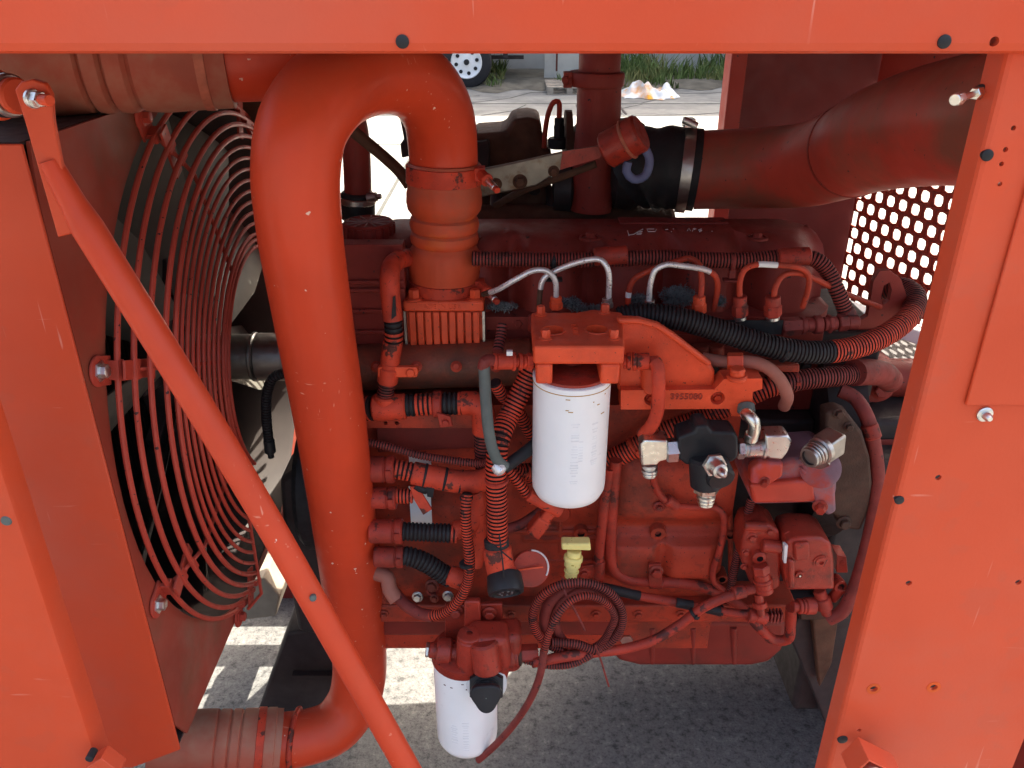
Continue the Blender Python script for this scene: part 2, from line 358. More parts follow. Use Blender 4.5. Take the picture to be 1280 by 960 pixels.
# white spoked wheel of a trailer and its chassis
tr = thing('parked_trailer', (-1.3, 15.3, 0), 'parked utility trailer with white spoked wheel by the grass', 'trailer')
wc = P(583, 78, 14.2); rt = wc.z
mb = MB(); a_ = V((0, 1, 0)); mb.lathe(wc-a_*.0, a_, [(0, rt*.60), (.0, rt*.8), (.02, rt*.95), (.06, rt), (.16, rt), (.2, rt*.94), (.21, rt*.6), (.1, rt*.58), (0, rt*.60)], 40, caps=False); tyre = build('tyre', mb, 'tyre', tr)
mb = MB(); mb.lathe(wc-a_*.012, a_, [(0, rt*.60), (.01, rt*.62), (.02, rt*.6), (.05, rt*.5), (.055, rt*.34), (.045, rt*.25), (.045, .002)], 40, caps=False); rim = build('rim', mb, 'whitepaint', tyre)
mb = MB(); mb.lathe(wc-a_*.01, a_, [(0, .035), (.02, .045), (.09, .05)], 16)
for k in range(8):
    th = k*math.pi/4+.2; c = wc+V((math.cos(th), 0, math.sin(th)))*rt*.42
    hb = MB(); hb.lathe(c+a_*.03, a_, [(.0, .030), (.03, .030)], 12); build('vent_hole', hb, 'black', tyre)
build('hub', mb, 'black', tyre)
mb = MB(); p = P(640, 74, 14.4)
mb.box((-1.6, 14.5, .62), (.35, 14.6, .74)); mb.box((-1.6, 14.9, .40), (.2, 14.95, .46)); mb.box((-.15, 14.62, .44), (-.07, 14.7, .62)); mb.box((-1.6, 14.6, .742), (.35, 16, .78))
build('chassis', mb, 'dark', tr)
# timber pallet leaning pile and board
pt = thing('wooden_pallet', P(702, 108, 13.6)*1, 'weathered wooden pallet lying on the slab by the exhaust pipe', 'pallet')
q = P(684, 115, 13.3); x0 = q.x; yb = 13.4
for k, (z0, z1) in enumerate(((.0, .02), (.105, .125))):
    for j in range(5 if k else 3):
        mb = MB(); yy = yb+j*(.22 if k else .44); mb.box((x0, yy, z0), (x0+.72, yy+.12, z1)); build('board', mb, 'wood', pt)
for j in range(3):
    mb = MB(); xx = x0+.01+j*.3; mb.box((xx, yb+.004, .021), (xx+.09, yb+.98, .104)); build('bearer', mb, 'wood', pt)
mb = MB(); q0 = P(680, 96, 15.0); mb.box((q0.x, 15.0, 0), (q0.x+.62, 15.06, 1.3)); mb.box((q0.x+.2, 14.99, .2), (q0.x+.23, 14.998, 1.3), 1)
tag(build('plywood_board', mb, ['wall', 'grimeline'], bev=.004), 'pale upright board standing on the grass behind the pallet', 'board')
# drain grate
dg_ = thing('drain_grate', P(760, 136, 11.9), 'steel slotted drain grate set in the yard slab', 'grate')
q = P(722, 135, 11.9)
for k in range(9):
    mb = MB(); mb.box((q.x+k*.075, 11.4, .004), (q.x+k*.075+.03, 12.3, .012)); build('bar', mb, 'dark', dg_)
# plastic sack
mb = MB(); b0 = P(780, 124, 12.9); b1 = P(852, 124, 12.9); nx, ny = 44, 22; vs = []; fs = []; W_ = b1.x-b0.x
for j in range(ny+1):
    for i in range(nx+1):
        u, v_ = i/nx, j/ny; e = min(1, 3.2*min(u, 1-u))**.7*min(1, 3*min(v_, 1-v_))**.7
        fold = .032*math.sin(u*19+v_*7)+.018*math.sin(u*33-v_*11)+.02*math.sin(v_*15+u*7)
        hgt = (.12+.06*math.cos((u-.30)*8)+.12*math.exp(-((u-.85)/.14)**2)+fold)*e
        vs.append((b0.x+W_*(u+.025*math.sin(v_*11)), 12.9+.85*v_+.10*math.sin(u*8)+.05*math.sin(u*27), .012+max(0, hgt)))
for j in range(ny):
    for i in range(nx): k = j*(nx+1)+i; fs.append((k, k+1, k+nx+2, k+nx+1))
mb.add(vs, fs); tag(build('plastic_sack', mb, 'bag'), 'crumpled white and orange plastic sack lying at the grass edge', 'sack')

# ================================================================== THE ENCLOSURE
YF = .60
# top rail
tz = P(640, 68, .588).z
tt = thing('canopy_rail', (0, .62, tz), 'long red-orange sheet-metal rail across the top of the opening', 'rail')
mb = MB(); XL, XR = -1.05, .80
prof = [(.588, 2.0), (.588, tz+.007), (.590, tz+.002), (.595, tz), (.650, tz), (.650, tz+.003), (.597, tz+.004), (.592, tz+.009), (.592, 2.0)]
mb.prism([V((XL, a, b)) for a, b in prof], V((XR-XL, 0, 0))); rail = build('rail', mb, 'panel', tt)
cb = MB(); q = P(1243, 52, .588); cb.cyl(q+V((0, -.02, 0)), q+V((0, .03, 0)), S(6, q), 20)
cut(rail, cb)
for (x, y, r) in ((503, 52, 8.5), (1180, 52, 8.5)):
    q = P(x, y, .588); mb = MB(); mb.lathe(q, OUT, [(-.006, S(r, q)*.8), (0, S(r, q)), (.0012, S(r, q)*.97), (.002, S(r, q)*.7)], 24); build('plug', mb, 'blackpl', tt)
# roof over the machine
mb = MB(); mb.box((-1.05, .60, 2.001), (1.0, 1.95, 2.02)); mb.box((-1.05, 1.90, 1.62), (1.0, 1.95, 2.0)); mb.box((.99, .66, 1.62), (1.0, 1.898, 2.0))
tag(build('canopy_roof', mb, 'backshade'), 'red sheet-metal canopy roof closing the machine from above', 'roof')
# right corner post
xl = .339; xr = .537
cpst = thing('corner_post', ((xl+xr)/2, .62, .05), 'wide red-orange corner post with drilled holes on the right', 'post')
mb = MB()
prof = [(xl, YF+.026), (xl, YF+.004), (xl+.0012, YF+.0012), (xl+.004, YF), (xr, YF), (xr, YF+.003), (xl+.0052, YF+.003), (xl+.0035, YF+.0045), (xl+.003, YF+.026)]
mb.prism([V((a, b, .05)) for a, b in prof], V((0, 0, tz+.04-.05)))
post = build('panel', mb, 'panel', cpst)
cb = MB()
holes = [(1267,160,3.2),(1257,187,3.2),(1252,205,3),(1250,230,3),(1173,597,4),(1273,728,4),(1136,729,4),(1092,861,4.5),(1167,859,4.5),(1074,913,2.6),(1071,926,2.4),(1069,934,2.4),(1066,947,2.4)]
for (x, y, r) in holes:
    q = P(x, y, YF); cb.cyl(q+V((0, -.02, 0)), q+V((0, .03, 0)), S(r, q), 16)
cut(post, cb)
for (x, y, r) in ((1234,194,7.5),(1124,625,6),(1053,924,6.5)):
    q = P(x, y, YF); mb = MB(); mb.lathe(q, OUT, [(-.004, S(r, q)*.8), (0, S(r, q)), (.001, S(r, q)*.96), (.0016, S(r, q)*.7)], 24); build('plug', mb, 'blackpl', cpst)
q = P(1205, 505, YF-.0005)
mb = MB(); mb.prism([V((q.x, YF-.0035, q.z)), V((.62, YF-.0035, q.z)), V((.62, YF-.0035, tz-.003)), V((q.x, YF-.0035, tz-.003))], V((0, .003, 0))); build('overlap_plate', mb, 'panel', cpst, bev=.001)
q = P(1230, 517, YF); mb = MB(); mb.lathe(q, OUT, [(0, S(10, q)), (.002, S(10, q)), (.003, S(8, q)), (.003, S(5.5, q)), (.008, S(5, q)), (.010, S(3, q))], 24); build('screw', mb, 'zinc', cpst)
st = thing('clamp_bolt', P(1215, 119, .63), 'bright steel bolt sticking out of the corner post flange', 'bolt')
a, b = P(1193, 125, .60), P(1232, 113, .625)
mb = MB(); mb.stack(a, b, [(0, .12, S(7.5, a), 16), (.06, .22, S(8, a), 6), (.2, .7, S(4, a), 16), (.62, .82, S(8, a), 6)]); build('shank', mb, 'yzinc', st)
mb = MB(); mb.stack(a, b, [(.82, 1.0, S(9.5, a), 20)]); build('rubber_washer', mb, 'black', st)
lt = thing('latch_bracket', P(1090, 950, .57), 'small folded bracket with round catch at the foot of the corner post', 'bracket')
mb = MB(); px = [(1063,972),(1086,950),(1130,972),(1107,1000)]
pts = [P(x, y, .555) for x, y in px]; ins = [V(p) for p in pts]; c_ = sum(pts, V())/4
ins = [c_+(p-c_)*.93 for p in pts]
mb.prism(pts, V((0, .028, 0))); lb = build('bracket_box', mb, 'panel', lt, bev=.001)
cb = MB(); cb.prism([p+V((0, -.01, 0)) for p in ins], V((0, .045, 0))); cut(lb, cb)
mb = MB(); a = P(1090, 962, .57); mb.lathe(a, OUT, [(-.02, S(12, a)), (0, S(12, a)), (.004, S(10, a)), (.004, S(7, a)), (-.01, S(6, a))], 24); build('catch', mb, 'zinc', lt)

# left near door post
xd = P(35, 690, .68).x
dp = thing('door_post', (xd-.06, .59, .05), 'near red-orange door post at the lower left edge', 'post')
mb = MB(); prof = [(xd, .710), (xd, .686), (xd-.0018, .6816), (xd-.006, .68), (xd-.125, .68), (xd-.125, .683), (xd-.007, .683), (xd-.004, .686), (xd-.003, .710)]
zt = P(0, 440, .68).z
mb.prism([V((a, b, .05)) for a, b in prof], V((0, 0, zt-.05))); build('panel', mb, 'panel', dp)
q = P(8, 651, .68); mb = MB(); mb.lathe(q, OUT, [(-.004, S(6, q)), (0, S(7, q)), (.0015, S(6, q))], 24); build('plug', mb, 'grey', dp)
mb = MB(); mb.ppx([(108,960),(126,948),(150,966),(128,985)], .665, .02); mb.lathe(P(113, 946, .665), OUT, [(-.01, S(5, P(113,946,.665))), (.004, S(5, P(113,946,.665)))], 16, 1)
build('striker', mb, ['panel', 'black'], dp, bev=.001)

mb = MB(); mb.box((-1.1, .66, .0), (1.0, .76, .09)); tag(build('base_rail', mb, 'panel', bev=.004), 'red base rail on the ground below the opening between the posts', 'rail')
# ---------------- radiator and fan housing
XS, YS0, YS1, ZS0, ZS1 = -.492, .84, 1.77, .625, 1.50
FY, FZ = 1.30, 1.055
rh = thing('radiator_housing', (-.8, 1.3, ZS0), 'big red radiator housing with round fan opening on the left', 'radiator')
mb = MB()
zb = P(165, 960, YS0).z
xb = P(165, 960, YS0).x
fr = [(XS, ZS0), (xb, zb), (-1.15, zb-.02), (-1.15, ZS1), (XS, ZS1)]
mb.prism([V((a, YS0, b)) for a, b in fr], V((0, .004, 0))); build('front_panel', mb, 'panel', rh, bev=.0015)
mb = MB(); n = 72; Rr = .442; vs = []; fs = []
for k in range(n):
    th = 2*math.pi*k/n; c, s = math.cos(th), math.sin(th)
    sc_ = min((YS1-FY)/abs(c) if c > 1e-6 else ((FY-YS0-.0045)/abs(c) if c < -1e-6 else 9), (ZS1-FZ)/abs(s) if s > 1e-6 else ((FZ-ZS0)/abs(s) if s < -1e-6 else 9))
    for xx in (XS, XS-.004):
        vs.append((xx, FY+c*Rr, FZ+s*Rr)); vs.append((xx, FY+c*sc_, FZ+s*sc_))
    vs.append((XS-.16, FY+c*Rr*.985, FZ+s*Rr*.985)); vs.append((XS-.16, FY+c*Rr*.97, FZ+s*Rr*.97)); vs.append((XS-.008, FY+c*(Rr-.006), FZ+s*(Rr-.006)))
for k in range(n):
    a, b = k*7, ((k+1) % n)*7
    fs += [(a, a+1, b+1, b), (a+2, b+2, b+3, a+3), (a+1, a+3, b+3, b+1)]
    fs += [(a, b, b+6, a+6), (a+6, b+6, b+5, a+5), (a+5, b+5, b+4, a+4), (a+4, b+4, b+2, a+2)]
mb.add(vs, fs, [0 if i % 7 < 3 else 1 for i in range(len(fs))])
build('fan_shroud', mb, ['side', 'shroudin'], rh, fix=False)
mb = MB(); mb.box((-1.15, YS0+.0045, ZS1-.003), (XS-.0045, YS1, ZS1+.001)); build('top_plate', mb, 'dark', rh, bev=.001)
mb = MB(); mb.box((-1.15, YS1, ZS0), (XS-.0045, YS1+.004, ZS1)); build('back_panel', mb, 'inner', rh)
mb = MB()
for k in range(58):
    y0 = YS0+.02+k*.0155; mb.box((-.93, y0, ZS0), (-.86, y0+.004, ZS1-.01))
mb.box((-.94, YS0+.01, ZS0), (-.931, YS1-.01, ZS1-.01)); build('cooling_fins', mb, 'dark', rh, fix=False)

mb = MB(); mb.box((-1.14, YS0+.0045, ZS0+.001), (XS-.0045, YS1-.001, ZS0+.004)); build('bottom_plate', mb, 'dark', rh)
# ---------------- fan guard
fg = thing('fan_guard', (XS, FY, FZ-.43), 'red wire fan guard of many concentric rings on the radiator housing', 'guard')
radii = [.441-.0176*k for k in range(14)]+[.203, .192]
for i, r in enumerate(radii):
    xg = XS+.014+.0115*min(i, 3.4)+.0006*i
    mb = MB(); pts = [V((xg, FY+math.cos(t)*r, FZ+math.sin(t)*r)) for t in [2*math.pi*k/240 for k in range(240)]]
    keep = [not (p.y > 1.105 and p.z < .92) for p in pts]; st_ = next(k for k in range(240) if keep[k] and not keep[k-1])
    run = []
    for k in range(240):
        if not keep[(st_+k) % 240]: break
        run.append(pts[(st_+k) % 240])
    mb.sweep(run, .0039 if i < 5 else .0031, 8); build('wire_ring', mb, 'guard', fg, fix=False)
mb = MB(); mb.sweep([V((XS+.03, 1.103, FZ-.395)), V((XS+.058, 1.103, FZ-.36)), V((XS+.060, 1.103, FZ-.12))], .003, 8); build('end_rod', mb, 'guard', fg)
for k in range(8):
    if k in (6, 7): continue
    th = R(22.5+45*k); d = V((0, math.cos(th), math.sin(th))); e = V((0, -math.sin(th), math.cos(th)))
    ce = V((XS+.001, FY, FZ)); ins_x = V((1, 0, 0))
    if k != 5: mb = MB(); mb.sweep([ce+d*.436+ins_x*.011, ce+d*.402+ins_x*.032, ce+d*.375+ins_x*.045, ce+d*.19+ins_x*.052], .003, 8); build('spoke', mb, 'guard', fg)
    mb = MB(); mb.obox(ce+d*.412+ins_x*.024, d*.036, e*.012, (ins_x-d*.0).normalized()*.0018)
    mb.obox(ce+d*.442+ins_x*.008, d*.003, e*.012, ins_x*.008)
    for rr, xo in ((.436, .014), (.419, .026), (.402, .037)): mb.obox(ce+d*rr+ins_x*xo, d*.004, e*.013, ins_x*.003)
    mb.lathe(ce+d*.465, ins_x, [(0, .019), (.003, .019), (.004, .017)], 24); mb.obox(ce+d*.452+ins_x*.002, d*.014, e*.018, ins_x*.0019)
    br = build('bracket', mb, 'guard', fg, bev=.0008)
    mb = MB(); mb.lathe(ce+d*.465+ins_x*.004, ins_x, [(0, .013), (.002, .013), (.0021, .0085), (.009, .0085), (.010, .007)], 6); build('bolt', mb, 'zinc' if k % 3 == 1 or k in (3, 4) else 'guard', br)

# ---------------- fan
ft = thing('cooling_fan', (XS-.09, FY, FZ-.4), 'grey cooling fan with broad blades behind the wire guard', 'fan')
for k in range(9):
    th = 2*math.pi*k/9+.15; d = V((0, math.cos(th), math.sin(th))); e = V((0, -math.sin(th), math.cos(th)))
    mb = MB(); vs = []; fs = []; nr, nc = 8, 5
    for side in (0, .004):
        for i in range(nr+1):
            r = .10+.315*i/nr; tw = R(52-20*i/nr); ch = .045+.04*min(1, i/nr*1.6)
            for j in range(nc+1):
                c = (j/nc-.5)*2*ch
                vs.append(V((XS-.085-side, FY, FZ))+d*r+e*(c*math.cos(tw)+.05*i/nr)+V((1, 0, 0))*(-c*math.sin(tw)*.8+.012*(1-(2*j/nc-1)**2)))
    o_ = (nr+1)*(nc+1)
    for s0 in (0, o_):
        for i in range(nr):
            for j in range(nc): a = s0+i*(nc+1)+j; fs.append((a, a+1, a+nc+2, a+nc+1))
    mb.add(vs, fs); build('blade', mb, 'blade', ft, fix=False)
mb = MB(); mb.lathe(V((XS-.13, FY, FZ)), V((1, 0, 0)), [(0, .10), (.02, .12), (.06, .12), (.075, .105), (.08, .06)], 40)
for k in range(6):
    th = k*math.pi/3; c = V((XS-.055, FY+math.cos(th)*.08, FZ+math.sin(th)*.08)); mb.hexbolt(c, V((1, 0, 0)), .009)
for k in range(9):
    th = 2*math.pi*k/9+.15; d = V((0, math.cos(th), math.sin(th))); e = V((0, -math.sin(th), math.cos(th)))
    ma = MB(); ma.obox(V((XS-.085, FY, FZ))+d*.142, d*.04, e*.02, V((.012, 0, 0))); build('blade_arm', ma, 'dark', ft, bev=.002)
build('hub', mb, 'dark', ft, bev=.002)
mb = MB(); mb.stack(V((XS-.05, FY, FZ)), V((-.33, FY, FZ)), [(0, .45, .040, 32), (.45, .99, .042, 32), (.42, .46, .0435, 32)]); build('spacer_shaft', mb, 'steel', ft)

# ---------------- back right panel, post and perforated end panel
bt = thing('rear_corner_panel', (.65, 1.9, .2), 'dark red solid rear corner panel behind the intake pipe', 'panel')
mb = MB(); x0 = P(925, 120, 1.9).x; mb.box((x0, 1.90, .25), (.805, 1.904, 1.618)); build('panel', mb, 'backshade', bt)
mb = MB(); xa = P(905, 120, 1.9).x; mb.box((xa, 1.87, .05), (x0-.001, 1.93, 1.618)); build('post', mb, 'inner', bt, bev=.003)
ls = tag(build('added_shade_panel', MB().prism([V((a, 1.905, b)) for a, b in ((-.22, .66), (.17, .62), (.2, .22), (.80, .22), (.80, 1.08), (-.22, 1.08))], V((0, .004, 0))), 'inner'), 'added unseen panel behind the engine that shades the ground', 'panel')  # unseen panel added to keep sun off the ground under the engine
def shadow_src(x, y):
    g = P(x, y, 1.0)-V((0, 0, CH)); g = V((0, 0, CH))+g*(CH/-g.z); return g+sd*((1.885-g.y)/sd.y)
fw_ = [shadow_src(*q) for q in ((292, 892), (304, 853), (313, 830), (329, 783))]
zs_ = sorted(q.z for q in fw_); zlo, zhi = zs_[0], zs_[-1]
sp_ = thing('sun_mask_panel', (-.7, 1.885, 0), 'far side panel with a barred opening beyond the radiator and fan', 'panel')  # added blocker; gaps traced back along the sun from the lit ground patches
xr_ = max(q.x for q in fw_); pl_ = lambda l: [V((a, 1.885, b)) for a, b in l]
mb = MB(); mb.prism(pl_([(-1.12, zhi), (xr_, zhi), (fw_[0].x, zlo), (fw_[0].x, .0), (-.225, .0), (-.225, 1.08), (-1.12, 1.08)]), V((0, .004, 0))); build('panel', mb, 'backshade', sp_)
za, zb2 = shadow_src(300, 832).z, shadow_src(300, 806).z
mb = MB(); mb.prism(pl_([(-1.12, za), (xr_, za), (xr_, zb2), (-1.12, zb2)]), V((0, -.004, 0))); build('bar', mb, 'backshade', sp_)
q1, q2 = shadow_src(235, 869), shadow_src(310, 852); mb = MB(); mb.prism(pl_([(q1.x, q1.z-.012), (q2.x, q2.z-.012), (q2.x, q2.z+.012), (q1.x, q1.z+.012)]), V((0, -.007, 0))); build('bar', mb, 'backshade', sp_)
mb = MB(); mb.box((-1.12, 1.884, .0), (fw_[0].x-.001, 1.889, zlo)); build('mask_foot', mb, 'backshade', sp_)
pp_ = thing('perforated_panel', (.9, 1.6, .4), 'red perforated metal end panel with rows of round-cornered holes', 'panel')
o0 = V((.80, 1.895, 0)); du = V((.30, -.954, 0)).normalized(); pit = .0375; rh_ = pit*math.sqrt(3)/2
mb = MB(); z0, z1 = .64, 1.44; nrow = int((z1-z0)/rh_); ncol = 24
for j in range(nrow):
    for i in range(ncol):
        off = (j % 2)*.5
        c = o0+du*((i+off+.5)*pit)+V((0, 0, z0+(j+.5)*rh_)); hw, hh = pit/2, rh_/2; vs = []
        for k in range(8):
            th = math.pi/4*k; cx, cz = math.cos(th), math.sin(th); m_ = max(abs(cx), abs(cz)); vs.append(c+du*(cx/m_*hw)+V((0, 0, cz/m_*hh)))
        for k in range(8):
            th = math.pi/4*k; q_ = 1.0 if k % 2 == 0 else 1.13; vs.append(c+du*(math.cos(th)*.0122*q_)+V((0, 0, math.sin(th)*.0122*q_)))
        mb.add(vs, [(k, (k+1) % 8, 8+(k+1) % 8, 8+k) for k in range(8)])
bm_ = build('perforated_sheet', mb, 'inner', pp_, fix=False); sm = bm_.modifiers.new('thick', 'SOLIDIFY'); sm.thickness = .002
mb = MB(); nn = V((.954, .30, 0))
mb.prism([o0, o0+du*.95, o0+du*.95+V((0, 0, .636)), o0+V((0, 0, .636))], nn*.003); build('lower_border', mb, 'inner', pp_); mb = MB()
mb.prism([o0+V((0, 0, 1.445)), o0+du*.95+V((0, 0, 1.445)), o0+du*.95+V((0, 0, 1.618)), o0+V((0, 0, 1.618))], nn*.003)
build('upper_border', mb, 'inner', pp_)

# ================================================================== THE ENGINE
eng = thing('diesel_engine', (.12, 1.3, .45), 'red painted six-cylinder diesel engine filling the middle of the opening', 'engine')
# block side as one modelled casting: a fine grid pushed out where the casting bulges
def XZ(x, y, Y=1.13): p = P(x, y, Y); return p.x, p.z
bumps = []
def bump(x, y, ax, ay, h, p=4):
    c = P(x, y, 1.13); bumps.append((c.x, c.z, S(ax, c), S(ay, c)*1.12, h, p))
bump(789, 692, 33, 27, .034, 6); bump(862, 692, 36, 27, .034, 6); bump(700, 690, 45, 30, .006); bump(930, 692, 22, 28, .01)
bump(845, 603, 84, 44, .036, 6); bump(700, 610, 55, 40, .012); bump(560, 590, 90, 45, -.01); bump(560, 690, 90, 55, .006)
zs = XZ(800, 663)[1]; zs2 = XZ(800, 671)[1]
nx, nz = 150, 96; X0, X1, Z0, Z1 = -.27, .362, .60, 1.05; vs = []; fs = []
for j in range(nz+1):
    for i in range(nx+1):
        x = X0+(X1-X0)*i/nx; z = Z0+(Z1-Z0)*j/nz; h = 0
        for (cx, cz, a, b, hh, pw) in bumps: h += hh*math.exp(-abs((x-cx)/a)**pw-abs((z-cz)/b)**pw)
        if x > .02: h += .007*math.exp(-((z-zs)/.004)**2)+.007*math.exp(-((z-zs2)/.004)**2)
        vs.append((x, 1.13-h, z))
for j in range(nz):
    for i in range(nx): a = j*(nx+1)+i; fs.append((a, a+1, a+nx+2, a+nx+1))
mb = MB(); mb.add(vs, fs); n0 = len(mb.v)
mb.box((X0+.001, 1.132, Z0-.06), (X1-.001, 1.46, Z1-.004)); blk = build('block', mb, 'engine', eng, ang=50)
for (x, y, r, hole) in ((822,665,10,4), (726,665,9,4.5), (912,668,7,4), (902,722,7,4), (652,700,8,0), (748,735,7,3), (632,755,6,4), (700,640,13,0), (875,735,6,0)):
    c = P(x, y, 1.122); mb = MB(); rr = S(r, c)
    mb.lathe(c+V((0, .02, 0)), OUT, [(0, rr*1.1), (.022, rr), (.026, rr*.92)]+([(.026, S(hole, c)), (.008, S(hole, c)*.95)] if hole else []), 24, [0]*(2 if not hole else 2)+([0, 1] if hole else []))
    build('boss', mb, ['engine', 'groove'], eng)
mb = MB(); a, b = P(823, 675, 1.128), P(820, 706, 1.128); mb.cyl(a, b, S(4, a)); build('rib', mb, 'engine', eng)
for (xa_, ya_, xb_, yb_, r) in ((640, 664, 765, 664, 3), (660, 700, 742, 700, 2.5), (700, 640, 700, 690, 3), (912, 610, 914, 735, 3.5)):
    mb = MB(); mb.cyl(P(xa_, ya_, 1.126), P(xb_, yb_, 1.126), S(r, P(xa_, ya_, 1.126))); build('rib', mb, 'engine', eng)
mb = MB(); mb.ppx([(470,528),(600,522),(604,560),(472,566)], 1.112, .016); build('side_plate', mb, 'sump', eng, bev=.002)
# cast numbers on the block
q = P(668, 577, 1.108); text('37C', q, S(26, q), .004, 'engine', eng, 'cast_number', bold=.0006)
# pan rail, sump
mb = MB(); z0, z1 = P(700, 778, 1.105).z, P(700, 757, 1.105).z
mb.box((-.27, 1.105, z0), (.50, 1.47, z1)); build('pan_rail', mb, 'engine', eng, bev=.003)
for x in range(480, 960, 53):
    c = P(x, 768, 1.103); mb = MB(); mb.hexbolt(c, OUT, S(4.2, c)); build('rail_bolt', mb, 'engine', eng)
mb = MB(); zb_ = .573; mb.box((-.28, 1.125, zb_), (.20, 1.45, z0+.002)); build('shallow_sump', mb, 'sump', eng, bev=.01, seg=3)
pl = [(752,776),(985,776),(984,800),(978,815),(962,829),(940,834),(800,834),(775,828),(760,815)]
mb = MB(); mb.ppx(pl, 1.135, .30); sump = build('oil_pan', mb, 'sump', eng, bev=.012, seg=4)
for x in (815, 866, 917):
    a, b = P(x, 784, 1.135), P(x, 828, 1.14); mb = MB(); mb.cyl(a, b, .006); build('pan_rib', mb, 'sump', sump)
mb = MB(); c = P(783, 800, 1.13); mb.lathe(c+V((0, .01, 0)), OUT, [(0, S(9, c)), (.012, S(8, c))], 6); build('drain_plug', mb, 'steel', sump)
# cylinder head
mb = MB(); mb.box((-.27, 1.205, 1.0), (.50, 1.42, 1.16)); mb.box((-.27, 1.19, 1.10), (.50, 1.2045, 1.125)); mb.box((-.26, 1.197, 1.045), (.49, 1.2045, 1.06)); build('cylinder_head', mb, 'cover', eng, bev=.003)
for k in range(6):
    c = V((-.12+.11*k, 1.2, 1.085)); mb = MB(); mb.lathe(c, OUT, [(-.01, .022), (.012, .02), (.014, .015)], 20); mb.hexbolt(c+V((.045, 0, .0)), OUT, .008); build('head_port', mb, 'dark', eng)
# valve cover: outline with scallops round each screw, extruded down
zt_ = 1.285; x0, x1 = P(425, 290, 1.2).x, P(1066, 300, 1.2).x
def edge(x, amp):
    k = (x-x0)/(x1-x0); ph = (x-P(740, 290, 1.2).x)/(P(948, 290, 1.2).x-P(740, 290, 1.2).x)*2
    s = .5+.5*math.cos(2*math.pi*ph); return amp*s**3
levels = [(1.15, .0, 1), (1.172, .0, 1), (1.176, .008, 1), (1.215, .010, 1), (1.248, .014, 1), (1.262, .020, 1), (1.276, .036, .9), (zt_, .058, .75)]
vs = []; fs = []; NX = 120
for (z, ins, am) in levels:
    row = []
    for i in range(NX+1):
        x = x0+(x1-x0)*i/NX; e = min(i, NX-i)/NX; rnd_ = .05*max(0, 1-e/.06)**2
        row.append((x0+.5*ins+(x1-x0-ins)*i/NX, 1.195+ins+edge(x, .046)*am*(1 if z > 1.174 else 0)+rnd_, z))
    for i in range(NX, -1, -1):
        x = x0+(x1-x0)*i/NX; e = min(i, NX-i)/NX; rnd_ = .05*max(0, 1-e/.06)**2
        row.append((x0+.5*ins+(x1-x0-ins)*i/NX, 1.415-ins-rnd_, z))
    vs += row
m_ = 2*(NX+1)
for l in range(len(levels)-1):
    for k in range(m_): a, b = l*m_+k, l*m_+(k+1) % m_; fs.append((a, b, b+m_, a+m_))
t_ = (len(levels)-1)*m_
for i in range(NX): fs.append((t_+i, t_+i+1, t_+m_-2-i, t_+m_-1-i))
mb = MB(); mb.add(vs, fs); vc = build('valve_cover', mb, 'cover', eng, ang=45)
for (x, y) in ((738, 287), (948, 284), (588, 288)):
    c = P(x, y, 1.24); c.z = zt_; mb = MB(); rr = .017
    mb.lathe(c, V((0, 0, 1)), [(0, rr), (.0035, rr), (.0035, rr*.78), (.0012, rr*.75), (.0012, .011)], 28); mb.hexbolt(c+V((0, 0, .001)), V((0, 0, 1)), .0075); build('cover_screw', mb, 'cover', vc)
mb = MB(); a, b = P(772, 272, 1.36), P(905, 268, 1.36); mb.box((a.x, 1.325, zt_-.001), (b.x, 1.36, zt_+.002)); build('cast_pad', mb, 'hosedull', vc, bev=.001)
# chalk scrawl on the cover
def scrawl(strokes, name='chalk_mark'):
    mb = MB()
    for st_ in strokes:
        pts = []
        for (x, y) in st_:
            r0 = P(x, y, 1.0)-V((0, 0, CH)); t = (zt_+.0012-CH)/r0.z; pts.append(V((0, 0, CH))+r0*t)
        mb.sweep(pts, .0007, 5)
    build(name, mb, 'chalk', vc)
def chalk(l): return [[(760+x/8, 260+y/8) for x, y in st_] for st_ in l]
scrawl(chalk([[(195,225),(210,275)], [(205,270),(260,262),(300,235),(350,210)], [(345,235),(300,235),(290,250),(340,250),(330,262),(285,262)], [(460,210),(390,210),(400,235),(470,235),(485,215)]]), 'chalk_scrawl')
scrawl(chalk([[(795,225),(810,200),(825,228)], [(845,230),(855,205),(880,208),(860,218)], [(935,210),(905,220),(940,225),(915,235)], [(1035,232),(1045,232)], [(575,215),(600,213)], [(650,208),(655,210)], [(630,235),(638,236)]]), 'chalk_scrawl')
# oil filler cap on a raised neck
c = P(461, 287, 1.275); c.z = 1.262
mb = MB(); mb.lathe(c+V((0, 0, -.005)), V((0, 0, 1)), [(0, .062), (.012, .056), (.018, .047)], 40); build('filler_neck', mb, 'cover', eng)
cap = tag(build('oil_filler_cap', MB().lathe(c+V((0, 0, .013)), V((0, 0, 1)), [(0, .038), (.002, .040), (.026, .040), (.0285, .038), (.0285, .035), (.027, .034), (.027, .004)], 48), 'cover'), 'round knurled dark oil filler cap on top of the valve cover', 'cap')
for k in range(18):
    th = 2*math.pi*k/18; d = V((math.cos(th), math.sin(th), 0)); e = V((-d.y, d.x, 0))
    mb = MB(); mb.obox(c+V((0, 0, .026))+d*.0405, d*.002, e*.0046, V((0, 0, .0115))); build('grip', mb, 'cover', cap, bev=.0008)
mb = MB()
for k in range(12):
    th = 2*math.pi*k/12; d = V((math.cos(th), math.sin(th), 0)); e = V((-d.y, d.x, 0)); mb.obox(c+V((0, 0, .0407))+d*.019, d*.016, e*.0010, V((0, 0, .0012)))
o = build('radial_ridges', mb, 'ridge', cap); o['kind'] = 'stuff'
